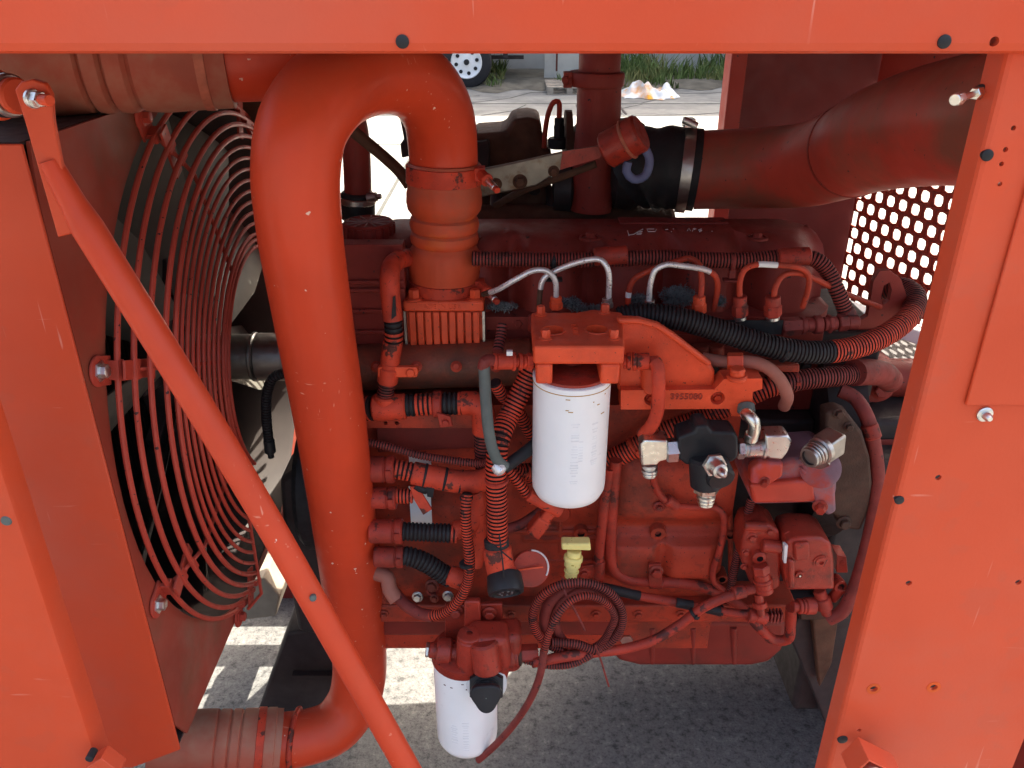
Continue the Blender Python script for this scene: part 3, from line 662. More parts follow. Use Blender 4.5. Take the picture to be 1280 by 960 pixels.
# control unit beside the cap (ribbed box on the block side)
mb = MB(); a, b = P(425, 306, 1.17), P(512, 452, 1.17); mb.box((a.x-.02, 1.17, b.z), (b.x, 1.2, a.z))
for y in (352, 362, 388, 414, 433): q = P(470, y, 1.17); mb.box((a.x-.02, 1.164, q.z-.0035), (b.x, 1.1695, q.z+.0035))
tag(build('control_unit', mb, 'cover', bev=.0015), 'dark red ribbed control unit box on the block behind the charge pipe', 'control unit')
# intake manifold log under the intake horn
mb = MB(); a, b = P(430, 478, 1.12), P(668, 470, 1.12); mb.cyl(a+V((0, .04, .006)), b+V((0, .04, .006)), .037, 28)
build('intake_manifold', mb, 'log', eng)
mb = MB(); a, b = P(445, 540, 1.10), P(600, 520, 1.10); mb.box((a.x, 1.10, P(0, 535, 1.1).z), (b.x, 1.106, P(0, 518, 1.1).z))
cb = MB()
for x in (482, 496): q = P(x, 529, 1.1); cb.cyl(q+V((0, -.02, 0)), q+V((0, .03, 0)), S(2.8, q), 14)
fl = build('bracket_strip', mb, 'engine', eng); cut(fl, cb)
# front: pulleys, belt covers (dark, seen past the charge pipe)
mb = MB(); X = V((1, 0, 0)); mb.lathe(V((-.335, FY, FZ)), X, [(0, .02), (0, .055), (.01, .07), (.05, .075), (.052, .06)], 36); build('fan_drive_hub', mb, 'cover', eng)
mb = MB(); mb.lathe(V((-.325, FY, .83)), X, [(0, .05), (0, .105), (.008, .11), (.012, .102), (.03, .102), (.034, .11), (.05, .11), (.05, .05)], 40); build('crank_pulley', mb, 'black', eng)
mb = MB(); mb.box((-.285, 1.12, .58), (-.262, 1.46, 1.15)); build('front_cover', mb, 'dark', eng, bev=.006)
mb = MB()
for (y, z, r) in ((1.17, .98, .035), (1.42, 1.12, .045)): mb.lathe(V((-.33, y, z)), X, [(0, r), (.012, r*1.08), (.016, r), (.04, r), (.05, r*1.08)], 28)
build('idler_pulleys', mb, 'black', eng)
mb = MB(); mb.lathe(V((-.41, 1.57, .90)), X, [(0, .03), (0, .10), (.012, .115), (.12, .12), (.15, .10)], 36); build('shade_drum', mb, 'dark', eng)  # drum added to keep the sun off the lower guard rings
mb = MB(); mb.ppx([(349,600),(372,585),(398,590),(425,800),(372,790),(356,700)], 1.27, .10); build('front_gear_cover', mb, 'dark', eng, bev=.01)
mb = MB(); mb.lathe(V((-.385, 1.30, .80)), X, [(0, .03), (0, .12), (.01, .13), (.05, .13), (.058, .10)], 44); build('vibration_damper', mb, 'black', eng)
# flywheel housing, dark mounts
hx = P(1046, 600, 1.12).x
mb = MB(); mb.lathe(V((.50, 1.30, .93)), X, [(0, .16), (.0, .20), (.04, .205), (.06, .21), (.065, .17)], 48); build('flywheel_housing', mb, 'dark', eng)
mb = MB(); mb.box((.3645, 1.17, .62), (.499, 1.44, 1.0)); build('gear_housing', mb, 'dark', eng, bev=.006)
mb = MB(); mb.box((.485, 1.21, 1.02), (.60, 1.42, 1.14)); build('rear_head_cover', mb, 'dark', eng, bev=.006)
mt = thing('engine_mount', (.5, 1.2, .3), 'dark greasy engine mount leg beside the oil pan at lower right', 'engine mount')
mb = MB(); mb.ppx([(985,792),(1000,770),(1070,765),(1060,800),(1047,880),(1034,912),(1022,880)], 1.16, .14); build('leg', mb, 'dark', mt, bev=.004)
mb = MB(); mb.ppx([(1015,770),(1050,765),(1040,830),(1025,860)], 1.135, .022); build('gusset', mb, 'rust', mt, bev=.003)
sk = thing('skid_beam', (-.4, 1.3, .1), 'dark steel skid frame and cross member beneath the front of the engine', 'frame')
mb = MB(); mb.ppx([(357,792),(415,783),(440,800),(440,900),(318,900)], 1.3, .22); build('front_mount', mb, 'dark', sk, bev=.006)
mb = MB(); a = P(395, 845, 1.29); mb.box((a.x-.05, 1.285, a.z-.006), (a.x+.07, 1.299, a.z+.006)); build('weld_bead', mb, 'dark', sk)
lb = tag(build('wooden_block', MB().prism([P(x, y, 1.62) for x, y in ((306,728),(330,722),(350,745),(345,770),(305,775))], V((0, .14, 0))), 'wood', bev=.004), 'small wooden packing block under the fan guard on the frame', 'block')
mb = MB(); mb.box((.05, 1.52, .40), (.32, 1.66, .56)); mb.cyl(V((-.05, 1.58, .5)), V((.2, 1.58, .5)), .055); build('shade_lump', mb, 'dark', eng, bev=.004)  # unseen lump added on the far side to bound the lit ground
# hot side, mostly hidden behind the block
mb = MB(); mb.cyl(V((-.12, 1.50, 1.222)), V((.30, 1.50, 1.222)), .050)
for k in range(6): mb.cyl(V((-.1+.075*k, 1.42, 1.19)), V((-.1+.075*k, 1.5, 1.215)), .03)
o = build('exhaust_manifold', mb, 'rust', eng)

# ------------------------------------------------------------------ turbo side above the valve cover
tb = thing('turbocharger', (.05, 1.55, 1.2), 'dark rusty turbocharger body standing behind the valve cover', 'turbocharger')
Yt = 1.55
mb = MB(); mb.ppx([(590,168),(632,165),(640,150),(660,147),(676,150),(680,182),(690,190),(688,268),(672,282),(600,284),(588,240)], Yt, .14); build('heat_shield', mb, 'rust', tb, bev=.012, seg=3)
mb = MB(); mb.ppx([(575,180),(612,176),(612,240),(575,245)], Yt-.02, .1); build('flange_block', mb, 'dark', tb, bev=.005)
c = P(737, 205, 1.62); mb = MB(); mb.lathe(c-X*.035, X, [(0, .03), (0, .068), (.01, .078), (.035, .082), (.06, .078), (.068, .06)], 40); build('turbine_housing', mb, 'rust', tb)
mb = MB(); mb.lathe(P(712, 190, 1.56)-X*.01, X, [(0, .05), (0, .075), (.012, .075), (.012, .05)], 36); build('housing_flange', mb, 'rust', tb)
c = P(705, 235, 1.5); mb = MB(); mb.lathe(c-X*.02, X, [(0, .02), (0, .04), (.03, .045), (.04, .03)], 28); build('centre_housing', mb, 'dark', tb)
c = P(795, 205, 1.5); mb = MB(); mb.lathe(c-X*.05, X, [(0, .05), (.01, .078), (.04, .082), (.06, .07), (.07, .055)], 40); build('compressor_housing', mb, 'dark', tb)
for (x, y) in ((620, 262), (668, 240), (690, 262), (700, 228)):
    q = P(x, y, 1.5); mb = MB(); mb.cyl(q, q+V((0, .04, .03)), .011); build('stud', mb, 'dark', tb)
# exhaust stack with V clamp
es = thing('exhaust_elbow', (.13, 1.5, 1.2), 'brown-red exhaust pipe rising from the turbo with a band clamp', 'exhaust pipe')
a, b = P(742, 262, 1.48), P(750, 106, 1.48)
mb = MB(); pts = [P(738, 262, 1.48), P(744, 190, 1.48), P(748, 150, 1.48), P(749, 104, 1.48)]
mb.sweep(spline(pts, .01), S(27, P(745, 190, 1.48)), 32); build('lower_pipe', mb, 'cover', es)
mb = MB(); pts = [P(749, 96, 1.48), P(750, 70, 1.48), P(752, 40, 1.5), P(752, -10, 1.5)]; mb.sweep(spline(pts, .01), S(26, pts[0]), 32); build('upper_pipe', mb, 'cover', es)
c = P(745, 108, 1.48); d = (P(746, 90, 1.48)-c).normalized(); rr = S(35, c); L = S(18, c)
mb = MB(); mb.lathe(c, d, [(0, rr*.84), (.001, rr*.97), (L*.2, rr), (L*.8, rr), (L-.001, rr*.97), (L, rr*.84)], 40); mb.obox(c+d*L*.5+V((-rr*1.04, -.01, 0)), V((.007, 0, 0)), V((0, .012, 0)), d*L*.5); mb.hexbolt(c+d*L*.5+V((-rr*1.08, -.02, 0)), V((-.4, -1, 0)), .006); build('band_clamp', mb, 'cover', es, bev=.001)
# wastegate bar, canister, blue hook
wg = thing('actuator_bar', (.0, 1.38, 1.3), 'bare grey metal bar with rusty bolt heads sloping up behind the coupler', 'bracket')
mb = MB(); mb.ppx([(596,213),(640,204),(703,190),(755,182),(750,197),(705,210),(670,232),(600,247)], 1.36, .01, 0); build('bar', mb, 'rbar', wg, bev=.002)
mb = MB(); mb.ppx([(703,189.4),(755,181.5),(750,197.5),(700,212.5)], 1.358, .0015); build('painted_end', mb, 'castdk', wg)
for (x, y, r) in ((650, 227, 8.5), (692, 214, 6.5), (620, 230, 7)):
    q = P(x, y, 1.36); mb = MB(); mb.hexbolt(q, OUT, S(r, q)*.75); build('bolt_head', mb, 'rust', wg)
mb = MB(); mb.tube(pp([(618,258,1.4),(650,240,1.39),(700,222,1.38),(745,205,1.37)]), .006); build('rod', mb, 'rust', wg)
ac = thing('actuator_canister', P(778, 180, 1.33), 'red tilted actuator canister with a wire band in front of the exhaust pipe', 'actuator')
a, b = P(757, 189, 1.34), P(802, 165, 1.32); rr = S(23, a)
mb = MB(); mb.stack(a, b, [(0, .62, rr, 32), (.6, 1, rr*1.02, 32)]); build('canister', mb, 'castdk', ac)
mb = MB(); mb.stack(a, b, [(.58, .66, rr*1.1, 36)]); build('band', mb, 'weld', ac)
mb = MB(); mb.tube(pp([(806,185,1.32),(812,200,1.32),(806,220,1.32),(792,224,1.32),(783,214,1.32),(785,202,1.32)]), S(5.5, a), 14); build('hook', mb, 'blue', ac)
# thin oil line and fitting
ol = thing('turbo_oil_line', P(696, 165, 1.55), 'thin bent red oil line on a black fitting above the turbo', 'pipe')
mb = MB(); mb.tube(pp([(680,185,1.55),(682,160,1.55),(686,140,1.55),(692,128,1.55),(698,127,1.55),(699,150,1.55)]), S(3.3, P(690, 150, 1.55))); build('line', mb, 'engine', ol)
a, b = P(699, 185, 1.55), P(699, 147, 1.55); mb = MB(); mb.stack(a, b, [(0, .35, S(14, a), 20), (.3, .75, S(7.5, a), 6), (.72, 1, S(6, a), 16)]); build('fitting', mb, 'black', ol)
# air intake: black elbow, band clamp, long red pipe
ai = thing('air_intake_pipe', P(1000, 210, 1.3), 'large dusty red air intake pipe bending up to the right post', 'pipe')
pts = pp([(868,213,1.44),(900,212,1.43),(960,210,1.39),(1010,206,1.33),(1060,190,1.24),(1100,173,1.15),(1160,158,1.05),(1215,150,.96),(1260,142,.9),(1330,132,.82),(1400,124,.76)])
path = spline(pts, .012); rads = []
for i in range(len(path)): rads.append(.0665+.006*min(1, max(0, (i/len(path)-.30)*3.6)))
mb = MB(); mb.sweep(path, rads, 48); build('pipe', mb, 'bigpipe', ai)
for f in (.385,):
    k = int(len(path)*f); mb = MB(); mb.sweep([path[k], path[k+1].lerp(path[k], .6)], rads[k]+.0012, 48); build('weld_seam', mb, 'cover', ai)
ib = thing('intake_elbow', P(830, 210, 1.45), 'black rubber intake elbow between the turbo and red intake pipe', 'hose')
pts = pp([(790,225,1.47),(808,213,1.46),(830,210,1.45),(850,211,1.445),(872,213,1.44)])
path = spline(pts, .004); n_ = len(path)
mb = MB(); mb.sweep(path, [.060+.016*math.exp(-((i/n_-.28)/.13)**2)+.010/(1+math.exp(-(i/n_-.45)/.03))+.002*math.exp(-((i/n_-.56)/.05)**2) for i in range(n_)], 40); build('elbow', mb, 'black', ib)
k = int(n_*.74); mb = MB(); mb.sweep([path[k], path[k+2], path[k+4]], .0745, 48); cl_ = build('band_clamp', mb, 'steel', ib)
q = P(861, 153, 1.42); mb = MB(); mb.obox(q, V((.009, 0, 0)), V((0, .012, 0)), V((0, 0, .007))); mb.cyl(q+V((-.012, -.01, .006)), q+V((.012, -.012, -.004)), .006); build('clamp_screw', mb, 'zinc', cl_, bev=.001)

# coolant riser and diagonal bar seen through the arch of the charge pipe
cpz = thing('coolant_riser', P(448, 200, 1.4), 'dark red upright coolant pipe seen inside the arch of the charge pipe', 'pipe')
pts = pp([(425,128,1.42),(436,140,1.4),(443,165,1.4),(446,200,1.4),(448,262,1.4)]); mb = MB(); mb.sweep(spline(pts, .006), S(17.5, pts[2]), 28); build('riser', mb, 'cover', cpz)
a, b = P(448, 275, 1.4), P(447, 236, 1.4); mb = MB(); mb.stack(a, b, [(0, .9, S(21, a), 28)]); build('hose_end', mb, 'black', cpz)
mb = MB(); mb.stack(a, b, [(.5, .78, S(22.2, a), 32)]); wcl = build('worm_clamp', mb, 'steel', cpz)
q = P(468, 246, 1.37); mb = MB(); mb.stack(q+V((-.012, 0, -.002)), q+V((.012, -.004, .002)), [(0, .7, .008, 16), (.65, 1, .005, 6)]); build('worm_screw', mb, 'steel', wcl)
db = thing('stay_bar', P(470, 190, 1.3), 'dark diagonal stay bar crossing inside the arch of the charge pipe', 'bar')
mb = MB(); mb.tube(pp([(405,135,1.3),(440,163,1.3),(480,196,1.3),(500,215,1.3),(512,232,1.3)]), S(7.5, P(460, 180, 1.3)), 16); build('bar', mb, 'rust', db)
mb = MB(); mb.ppx([(498,140),(507,138),(512,170),(514,195),(502,198),(500,180),(505,175)], 1.45, .03); build('hanger', mb, 'dark', db, bev=.003)
sb = thing('upper_strap', P(300, 135, 1.35), 'dark dusty strap bar running over the fan guard towards the charge pipe', 'bar')
mb = MB(); mb.ppx([(262,122),(300,110),(330,128),(330,168),(300,150)], 1.5, .03); build('strap', mb, 'rust', sb, bev=.003)

# ------------------------------------------------------------------ charge-air pipe, couplers, brace
ch = thing('charge_air_pipe', P(430, 600, 1.05), 'big smooth red charge air pipe arching down in front of the engine', 'pipe')
pts = pp([(300,928,1.06),(345,926,1.075),(385,921,1.09),(418,908,1.11),(440,880,1.135),(449,845,1.145),(445,780,1.125),(436,700,1.09),(412,520,1.02),(392,400,.985),(374,280,.955),(370,215,.95),(378,160,.96),(405,118,.99),(445,95,1.05),(490,91,1.11),(526,108,1.16),(548,145,1.2),(554,190,1.22),(555,232,1.22)])
path = spline(pts, .01); mb = MB(); mb.sweep(path, .0505, 44); build('pipe', mb, 'pipe', ch, fix=False)
mb = MB(); hp = [(371,945),(371,925),(375,900),(381,884),(388,884)]
c0 = path[int(len(path)*.055)]
mb.sweep([c0+V((.004*math.sin(t), -.0535*math.cos(t), .0535*math.sin(t))) for t in [R(-120+10*k) for k in range(27)]], .0055, 10); build('wire_clip', mb, 'hose', ch)
# upper coupler on the right leg
cu = thing('upper_charge_coupler', P(555, 300, 1.22), 'ribbed orange-red rubber coupler joining the charge pipe to the intake housing', 'hose')
a, b = P(555, 203, 1.22), P(556, 371, 1.215); L = (b-a).length; ax = (b-a)
def yl(y): return (y-203)/168*L
k_ = S(1, P(555, 290, 1.22))
prof = [(yl(y), r*k_) for y, r in ((203,43),(205,44.5),(233,44.5),(238,46),(250,46.5),(258,45),(264,41),(267,38.5),(269.5,42),(276,43.3),(283,42),(285.5,39),(288,42),(294,43),(299,42),(302,38.5),(305,41),(311,44.5),(322,46),(336,45.5),(343,44.5),(368,44.5))]
mb = MB(); mb.lathe(a, ax, prof, 48); build('sleeve', mb, 'coupler', cu)
for (y0, y1) in ((206, 227), (346, 366)):
    mb = MB(); mb.lathe(a+ax.normalized()*yl(y0), ax, [(0, 44.4*k_), (.0008, 46.2*k_), (yl(y1)-yl(y0)-.0008, 46.2*k_), (yl(y1)-yl(y0), 44.4*k_)], 48); bd = build('band', mb, 'hose', cu)
    y_ = (y0+y1)/2; q, e = P(601, y_+1, 1.19), P(622, y_+22, 1.15)
    mb = MB(); mb.obox(P(600, y_, 1.2), V((.007, 0, 0)), V((0, .012, 0)), V((0, 0, .009))); mb.stack(q, e, [(0, .3, .0085, 6), (.28, .42, .0095, 20)]); build('bolt_lug', mb, 'hose', bd, bev=.001)
    mb = MB(); mb.stack(q, e, [(.4, .85, .0052, 14), (.85, 1, .0046, 14, 1)]); build('bolt_shank', mb, ['zinc', 'hose'], bd)
# lower coupler at the bottom left
lc = thing('lower_charge_coupler', P(270, 925, 1.05), 'ribbed dull red coupler on the foot of the charge pipe at lower left', 'hose')
a, b = P(190, 928, 1.03), P(352, 925, 1.07); L = (b-a).length; k_ = S(1, P(270, 925, 1.05))
prof = [((x-190)/162*L, r*k_) for x, r in ((190,38),(240,38),(268,38.5),(270,36),(273,38),(284,38),(286,35.5),(289,38),(298,38),(300,36),(303,38.5),(330,38.5),(333,39.5),(343,39.5),(344,38.3),(352,38))]
mb = MB(); mb.lathe(a, b-a, prof, 48); build('sleeve', mb, 'duct', lc)
mb = MB(); m0 = a.lerp(b, .80); mb.lathe(m0, b-a, [(0, 38*k_), (.001, 40*k_), (.014, 40*k_), (.015, 38*k_)], 48); build('band', mb, 'hose', lc)
# upper left duct
ul = thing('upper_left_duct', P(150, 90, 1.02), 'wide dusty ribbed coupler duct under the top rail at upper left', 'duct')
a, b = P(-30, 70, 1.02), P(400, 66, 1.10); rr = .066
def fx(x): return (x+30)/430*(b-a).length
prof = [(fx(-30), rr*.96), (fx(20), rr*.97), (fx(28), rr*1.0), (fx(60), rr*1.04), (fx(100), rr), (fx(104), rr*.90), (fx(109), rr), (fx(118), rr*1.02), (fx(126), rr*1.0), (fx(130), rr*.90), (fx(135), rr), (fx(146), rr*1.02), (fx(155), rr), (fx(160), rr*.91), (fx(166), rr*.99), (fx(190), rr*1.02), (fx(230), rr*.99), (fx(268), rr*.97), (fx(280), rr*.965)]
mb = MB(); mb.lathe(a, b-a, prof, 56); build('sleeve', mb, 'duct', ul)
mb = MB(); mb.lathe(a.lerp(b, 300/430), b-a, [(0, rr*.8), (0, rr*.86), ((b-a).length*.3, rr*.84)], 48); build('pipe', mb, 'pipe', ul)
mb = MB(); mb.lathe(a.lerp(b, 272/430), b-a, [(0, rr*.9), (.001, rr*1.0), (.012, rr*1.0), (.013, rr*.9)], 48); build('band', mb, 'weld', ul)
# diagonal brace
br = thing('diagonal_brace', P(280, 560, .78), 'slanting red tube brace with flattened plate across the left foreground', 'brace')
pts = [P(62, 200, .80), P(92, 255, .80), P(300, 592, .765), P(512, 965, .72), P(512, 965, .72)+(P(512, 965, .72)-P(300, 592, .765))*1.9]
mb = MB(); r_ = S(18.5, P(250, 510, .775)); path = spline(pts, .02); mb.sweep(path, [r_*(.62+.38*min(1, i/4)) for i in range(len(path))], 32); build('tube', mb, 'pipe', br)
mb = MB(); mb.ppx([(18,112),(26,102),(40,99),(56,104),(64,118),(66,150),(82,235),(92,268),(92,292),(72,297),(62,262),(30,150)], .795, .007); build('end_plate', mb, 'panel', br, bev=.0015)
q = P(56, 123, .795); mb = MB(); mb.stack(q+V((-.012, 0, 0)), q+V((.012, -.014, 0)), [(.0, .2, .009, 20), (.15, .55, .0075, 6), (.5, 1, .0052, 14, 1)]); build('bolt', mb, ['zinc', 'cast'], br)
q = P(396, 748, .745); mb = MB(); mb.lathe(q+V((0, -.014, .012)), V((.3, -1, .3)), [(-.01, .004), (.0, .004), (.0008, .003)], 10); build('paint_chip', mb, 'grey', br)
bm2 = thing('rubber_mount', P(14, 118, .83), 'round rubber isolator mount beside the brace plate at the upper left corner', 'mount')
a, b = P(-14, 118, .84), P(24, 120, .82); mb = MB(); mb.stack(a, b, [(.35, .62, .021, 28)]); build('rubber_ring', mb, 'black', bm2)
mb = MB(); mb.stack(a, b, [(.0, .35, .024, 28), (.62, .8, .0205, 28, 1), (.8, .99, .017, 28)]); build('steel_cup', mb, ['panel', 'steel'], bm2)

# ================================================================== THINGS ON THE SIDE OF THE ENGINE
# intake horn / heater housing
ih = thing('intake_horn', P(556, 470, 1.16), 'red finned square intake housing under the ribbed coupler', 'intake housing')
Yh = 1.155
xa, xb = P(505, 400, Yh).x, P(605, 400, Yh).x
zt2, zt1, zm, zl, zl2 = P(0, 377, Yh).z, P(0, 390, Yh).z, P(0, 431, Yh).z, P(0, 435, Yh).z, P(0, 459, Yh).z
mb = MB(); mb.box((xa, Yh, zt1), (xb, Yh+.105, zt2)); fl_ = build('top_flange', mb, 'cast', ih, bev=.003)
c = P(556, 371, 1.215); c.z = zt2-.002; mb = MB(); mb.lathe(c, V((0, 0, 1)), [(0, .050), (.016, .0495)], 40); build('neck', mb, 'grey', ih)
mb = MB(); mb.box((xa+.003, Yh+.012, zm-.003), (xb-.003, Yh+.1, zt1-.0005)); build('core', mb, 'cast', ih)
nfin = 9
for k in range(nfin):
    w_ = (xb-xa-.012)/nfin; x_ = xa+.006+k*w_; mb = MB(); mb.box((x_+.0014, Yh+.001, zm-.002), (x_+w_-.0010, Yh+.0118, zt1-.001)); build('fin', mb, 'cast', ih, bev=.0012)
for xx in (xa-.001, xb-.0025): mb = MB(); mb.box((xx, Yh+.004, zm-.002), (xx+.0035, Yh+.06, zt1-.001)); build('edge_plate', mb, 'steel', ih)
mb = MB(); mb.box((xa, Yh-.004, zl), (xb, Yh+.1, zm-.0025)); mb.box((xa, Yh-.004, zl2), (xa+.017, Yh+.1, zl-.0005)); mb.box((xb-.017, Yh-.004, zl2), (xb, Yh+.1, zl-.0005))
mb.box((xa+.0175, Yh+.03, zl2), (xb-.0175, Yh+.1, zl-.0005)); c = V(((xa+xb)/2, Yh+.03, zl2)); mb.lathe(c, V((0, 0, 1)), [(0, .016), (zl-zl2-.001, .024)], 28)
build('lower_frame', mb, 'cast', ih, bev=.0018)
for x in (518, 594):
    q = P(x, 374, Yh+.012); q.z = zt2; mb = MB(); mb.hexbolt(q, V((0, 0, 1)), .0088, h=.013); build('bolt', mb, 'cast', ih)
text('MADE IN USA', V((P(549, 384, Yh).x, Yh-.0005, (zt1+zt2)/2)), S(9, P(549, 384, Yh)), .0008, 'cast', ih)
for (x, y) in ((512, 465), (599, 465)):
    q = P(x, y, 1.145); mb = MB(); mb.obox(q+V((0, .006, 0)), V((.018, 0, 0)), V((0, .005, 0)), V((0, 0, .011))); mb.lathe(q, OUT, [(-.001, .011), (.004, .010), (.004, .0078), (.0055, .007)], 20); build('lug', mb, 'cast', ih, bev=.002)

# corrugated hoses: name, label, path in (x, y, depth), radius px, mats, extra
hoses = []
def hose(name, label, path, rpx, mats=('hose', 'groove'), per=.0052, dpt=.0017, patches=None, n=14, cat='hose', duty=.58, parent=None):
    pts = pp(path); r = S(rpx, pts[len(pts)//2]); mb = MB()
    ml = list(mats)
    mb.corr(pts, r, per, dpt, n, duty, (0, 1), patches)
    o = build(name, mb, ml, parent, fix=False)
    if not parent: tag(o, label, cat, 'corrugated hoses on the engine side')
    return o
def plain(name, label, path, rpx, m='hose', cat='pipe', n=14, parent=None, group=None):
    pts = pp(path); mb = MB(); mb.tube(pts, S(rpx, pts[len(pts)//2]), n)
    o = build(name, mb, m, parent, fix=False)
    if not parent: tag(o, label, cat, group)
    return o
hose('corrugated_hose', 'fat bright red ribbed hose slanting down between the horn and the white filter', [(670,448,1.06),(655,482,1.05),(636,520,1.03),(624,552,1.0),(620,585,.99),(621,630,.985),(622,678,.98)], 13.5, per=.0062, dpt=.0024, duty=.55, n=20)
hose('corrugated_hose', 'long black ribbed hose turning red as it sags right behind the filter bracket', [(772,398,1.09),(800,393,1.09),(850,399,1.085),(905,415,1.08),(960,432,1.075),(1010,440,1.08),(1062,436,1.10),(1110,417,1.14),(1138,393,1.19),(1144,372,1.23),(1128,360,1.27),(1100,362,1.3)], 14.5,
     ('black', 'groove', 'hose', 'hosedull'), per=.0056, dpt=.002, patches=[(.50, .80, 2), (.80, 1.01, 3)], n=20)
hose('corrugated_hose', 'dull red ribbed hose running under the black and red one to the right', [(1100,468,1.2),(1085,466,1.17),(1050,470,1.13),(1000,475,1.11),(960,484,1.10),(925,500,1.10),(880,522,1.10),(840,536,1.10),(800,556,1.10),(765,575,1.10),(740,592,1.1)], 13.5, ('hosedull', 'groove', 'hose'), per=.0052, patches=[(.4, 1.01, 2)], n=18)
mb = MB(); mb.tube(pp([(1068,466,1.14),(1088,465,1.165),(1104,468,1.19),(1112,475,1.23)]), S(16.5, P(1090, 467, 1.17)), 20); tag(build('hose_boot', mb, 'hosedull'), 'dark smooth end boot on the dull ribbed hose at the right', 'hose boot')
hose('corrugated_hose', 'dark red conduit lying along the foot of the valve cover', [(590,323,1.17),(640,324,1.17),(700,325,1.17),(760,324,1.17),(820,322,1.17),(880,325,1.17),(940,325,1.17),(990,321,1.17),(1018,324,1.165),(1034,338,1.16),(1046,362,1.15),(1058,392,1.145)], 10, ('hosedull', 'groove'), per=.0048)
for (a, b, t) in (((742,321),(784,318),''), ((972,322),(1012,320),'')):
    mb = MB(); p, q = P(*a, 1.165), P(*b, 1.165); mb.stack(p, q, [(0, 1, S(11.5, p), 20)]); tag(build('conduit_sleeve', mb, 'hose2'), 'speckled red tape sleeve on the valve cover conduit %s' % ('near the middle of the cover' if a[0] < 800 else 'near the right end'), 'sleeve')
mb = MB(); p, q = P(1056, 388, 1.145), P(1066, 405, 1.14); mb.stack(p, q, [(0, 1, S(11, p), 20)]); tag(build('conduit_end', mb, 'hosedull'), 'dull red end boot on the conduit coming off the valve cover', 'hose boot')
for (x, y) in ((692, 327), (915, 328)):
    p = P(x-3, y, 1.17); q = P(x+3, y, 1.17); mb = MB(); mb.stack(p, q, [(0, 1, S(11.6, p), 20)]); mb.obox(P(x, y+14, 1.165), V((.005, 0, 0)), V((0, .004, 0)), V((0, 0, .007))); mb.obox(P(x, y+22, 1.165), V((.013, 0, 0)), V((0, .008, 0)), V((0, 0, .0018)))
    tag(build('conduit_clip', mb, 'hosedull' if x > 800 else 'black', bev=.001), ('black' if x < 800 else 'red')+' clip holding the valve cover conduit '+('left of the speckled sleeve' if x < 800 else 'between the two red injector pipes'), 'clip')

# ------------- the upright heater hose on the left and the tee run
lh = thing('heater_hose', P(487, 420, 1.08), 'upright red hose with chipped black ribs left of the finned intake housing', 'hose')
plain('elbow', '', [(512,322,1.22),(500,324,1.17),(490,332,1.13),(487,346,1.10),(488,370,1.09),(491,400,1.085)], 12.5, 'hose', parent=lh, n=22)
mb = MB(); mb.ppx([(491,372),(494,370),(495,395),(489,400)], 1.066, .004); build('worn_patch', mb, 'black', lh)
hose('ribbed_length', '', [(491,399,1.085),(492,414,1.085),(492,430,1.085)], 11.5, ('black', 'groove', 'hose'), per=.0075, dpt=.002, patches=[(.35, .85, 2)], parent=lh, n=20)
mb = MB(); a, b = P(491, 428, 1.085), P(484, 478, 1.085); mb.stack(a, b, [(0, .5, S(12.5, a), 24), (.48, .62, S(11.8, a), 24), (.6, 1, S(13.5, a), 24)]); build('boot', mb, 'hose', lh)
mb = MB(); mb.ppx([(472,459),(521,459),(523,465),(521,472),(472,472)], 1.075, .008); q = P(513, 466, 1.075); mb.lathe(q, OUT, [(0, S(6, q)), (.003, S(5.5, q))], 20); build('clamp_strap', mb, 'cast', lh, bev=.002)
hose('lower_length', '', [(484,477,1.085),(482,490,1.085),(481,504,1.085)], 10.5, ('hosedull', 'groove'), per=.0042, parent=lh, n=18)
tl = thing('tee_conduit', P(530, 507, 1.08), 'horizontal red ribbed conduit with a tee and a clamp below the intake housing', 'hose')
mb = MB(); a, b = P(466, 510, 1.085), P(508, 508, 1.085); mb.stack(a, b, [(0, 1, S(16.5, a), 24)]); a, b = P(482, 508, 1.085), P(482, 494, 1.085); mb.stack(a, b, [(0, 1, S(14.5, a), 24)]); build('tee', mb, 'hose', tl)
hose('ribbed_length', '', [(506,507,1.085),(540,505,1.085),(582,504,1.085)], 14.5, ('hose', 'groove', 'black'), per=.0068, dpt=.002, patches=[(.0, .12, 2), (.58, .82, 2)], parent=tl, n=20)
hose('left_length', '', [(466,510,1.085),(452,512,1.09),(440,514,1.1)], 16, ('hose', 'groove'), per=.0065, parent=tl, n=20)
plain('elbow', '', [(578,504,1.085),(592,504,1.083),(602,510,1.08),(605,524,1.08),(605,540,1.08)], 15, 'hose', parent=tl, n=24)
hose('drop_length', '', [(605,538,1.08),(606,560,1.08),(607,585,1.08)], 13.5, ('hosedull', 'groove'), per=.0055, parent=tl, n=20)
mb = MB(); a, b = P(541, 505, 1.085), P(553, 505, 1.085); mb.stack(a, b, [(0, 1, S(17, a), 28)]); mb.ppx([(546,516),(563,521),(566,533),(550,535)], 1.062, .005); q = P(557, 528, 1.062); mb.lathe(q, OUT, [(0, S(4.5, q)), (.004, S(4, q))], 16); build('p_clamp', mb, 'hose2', tl, bev=.001)

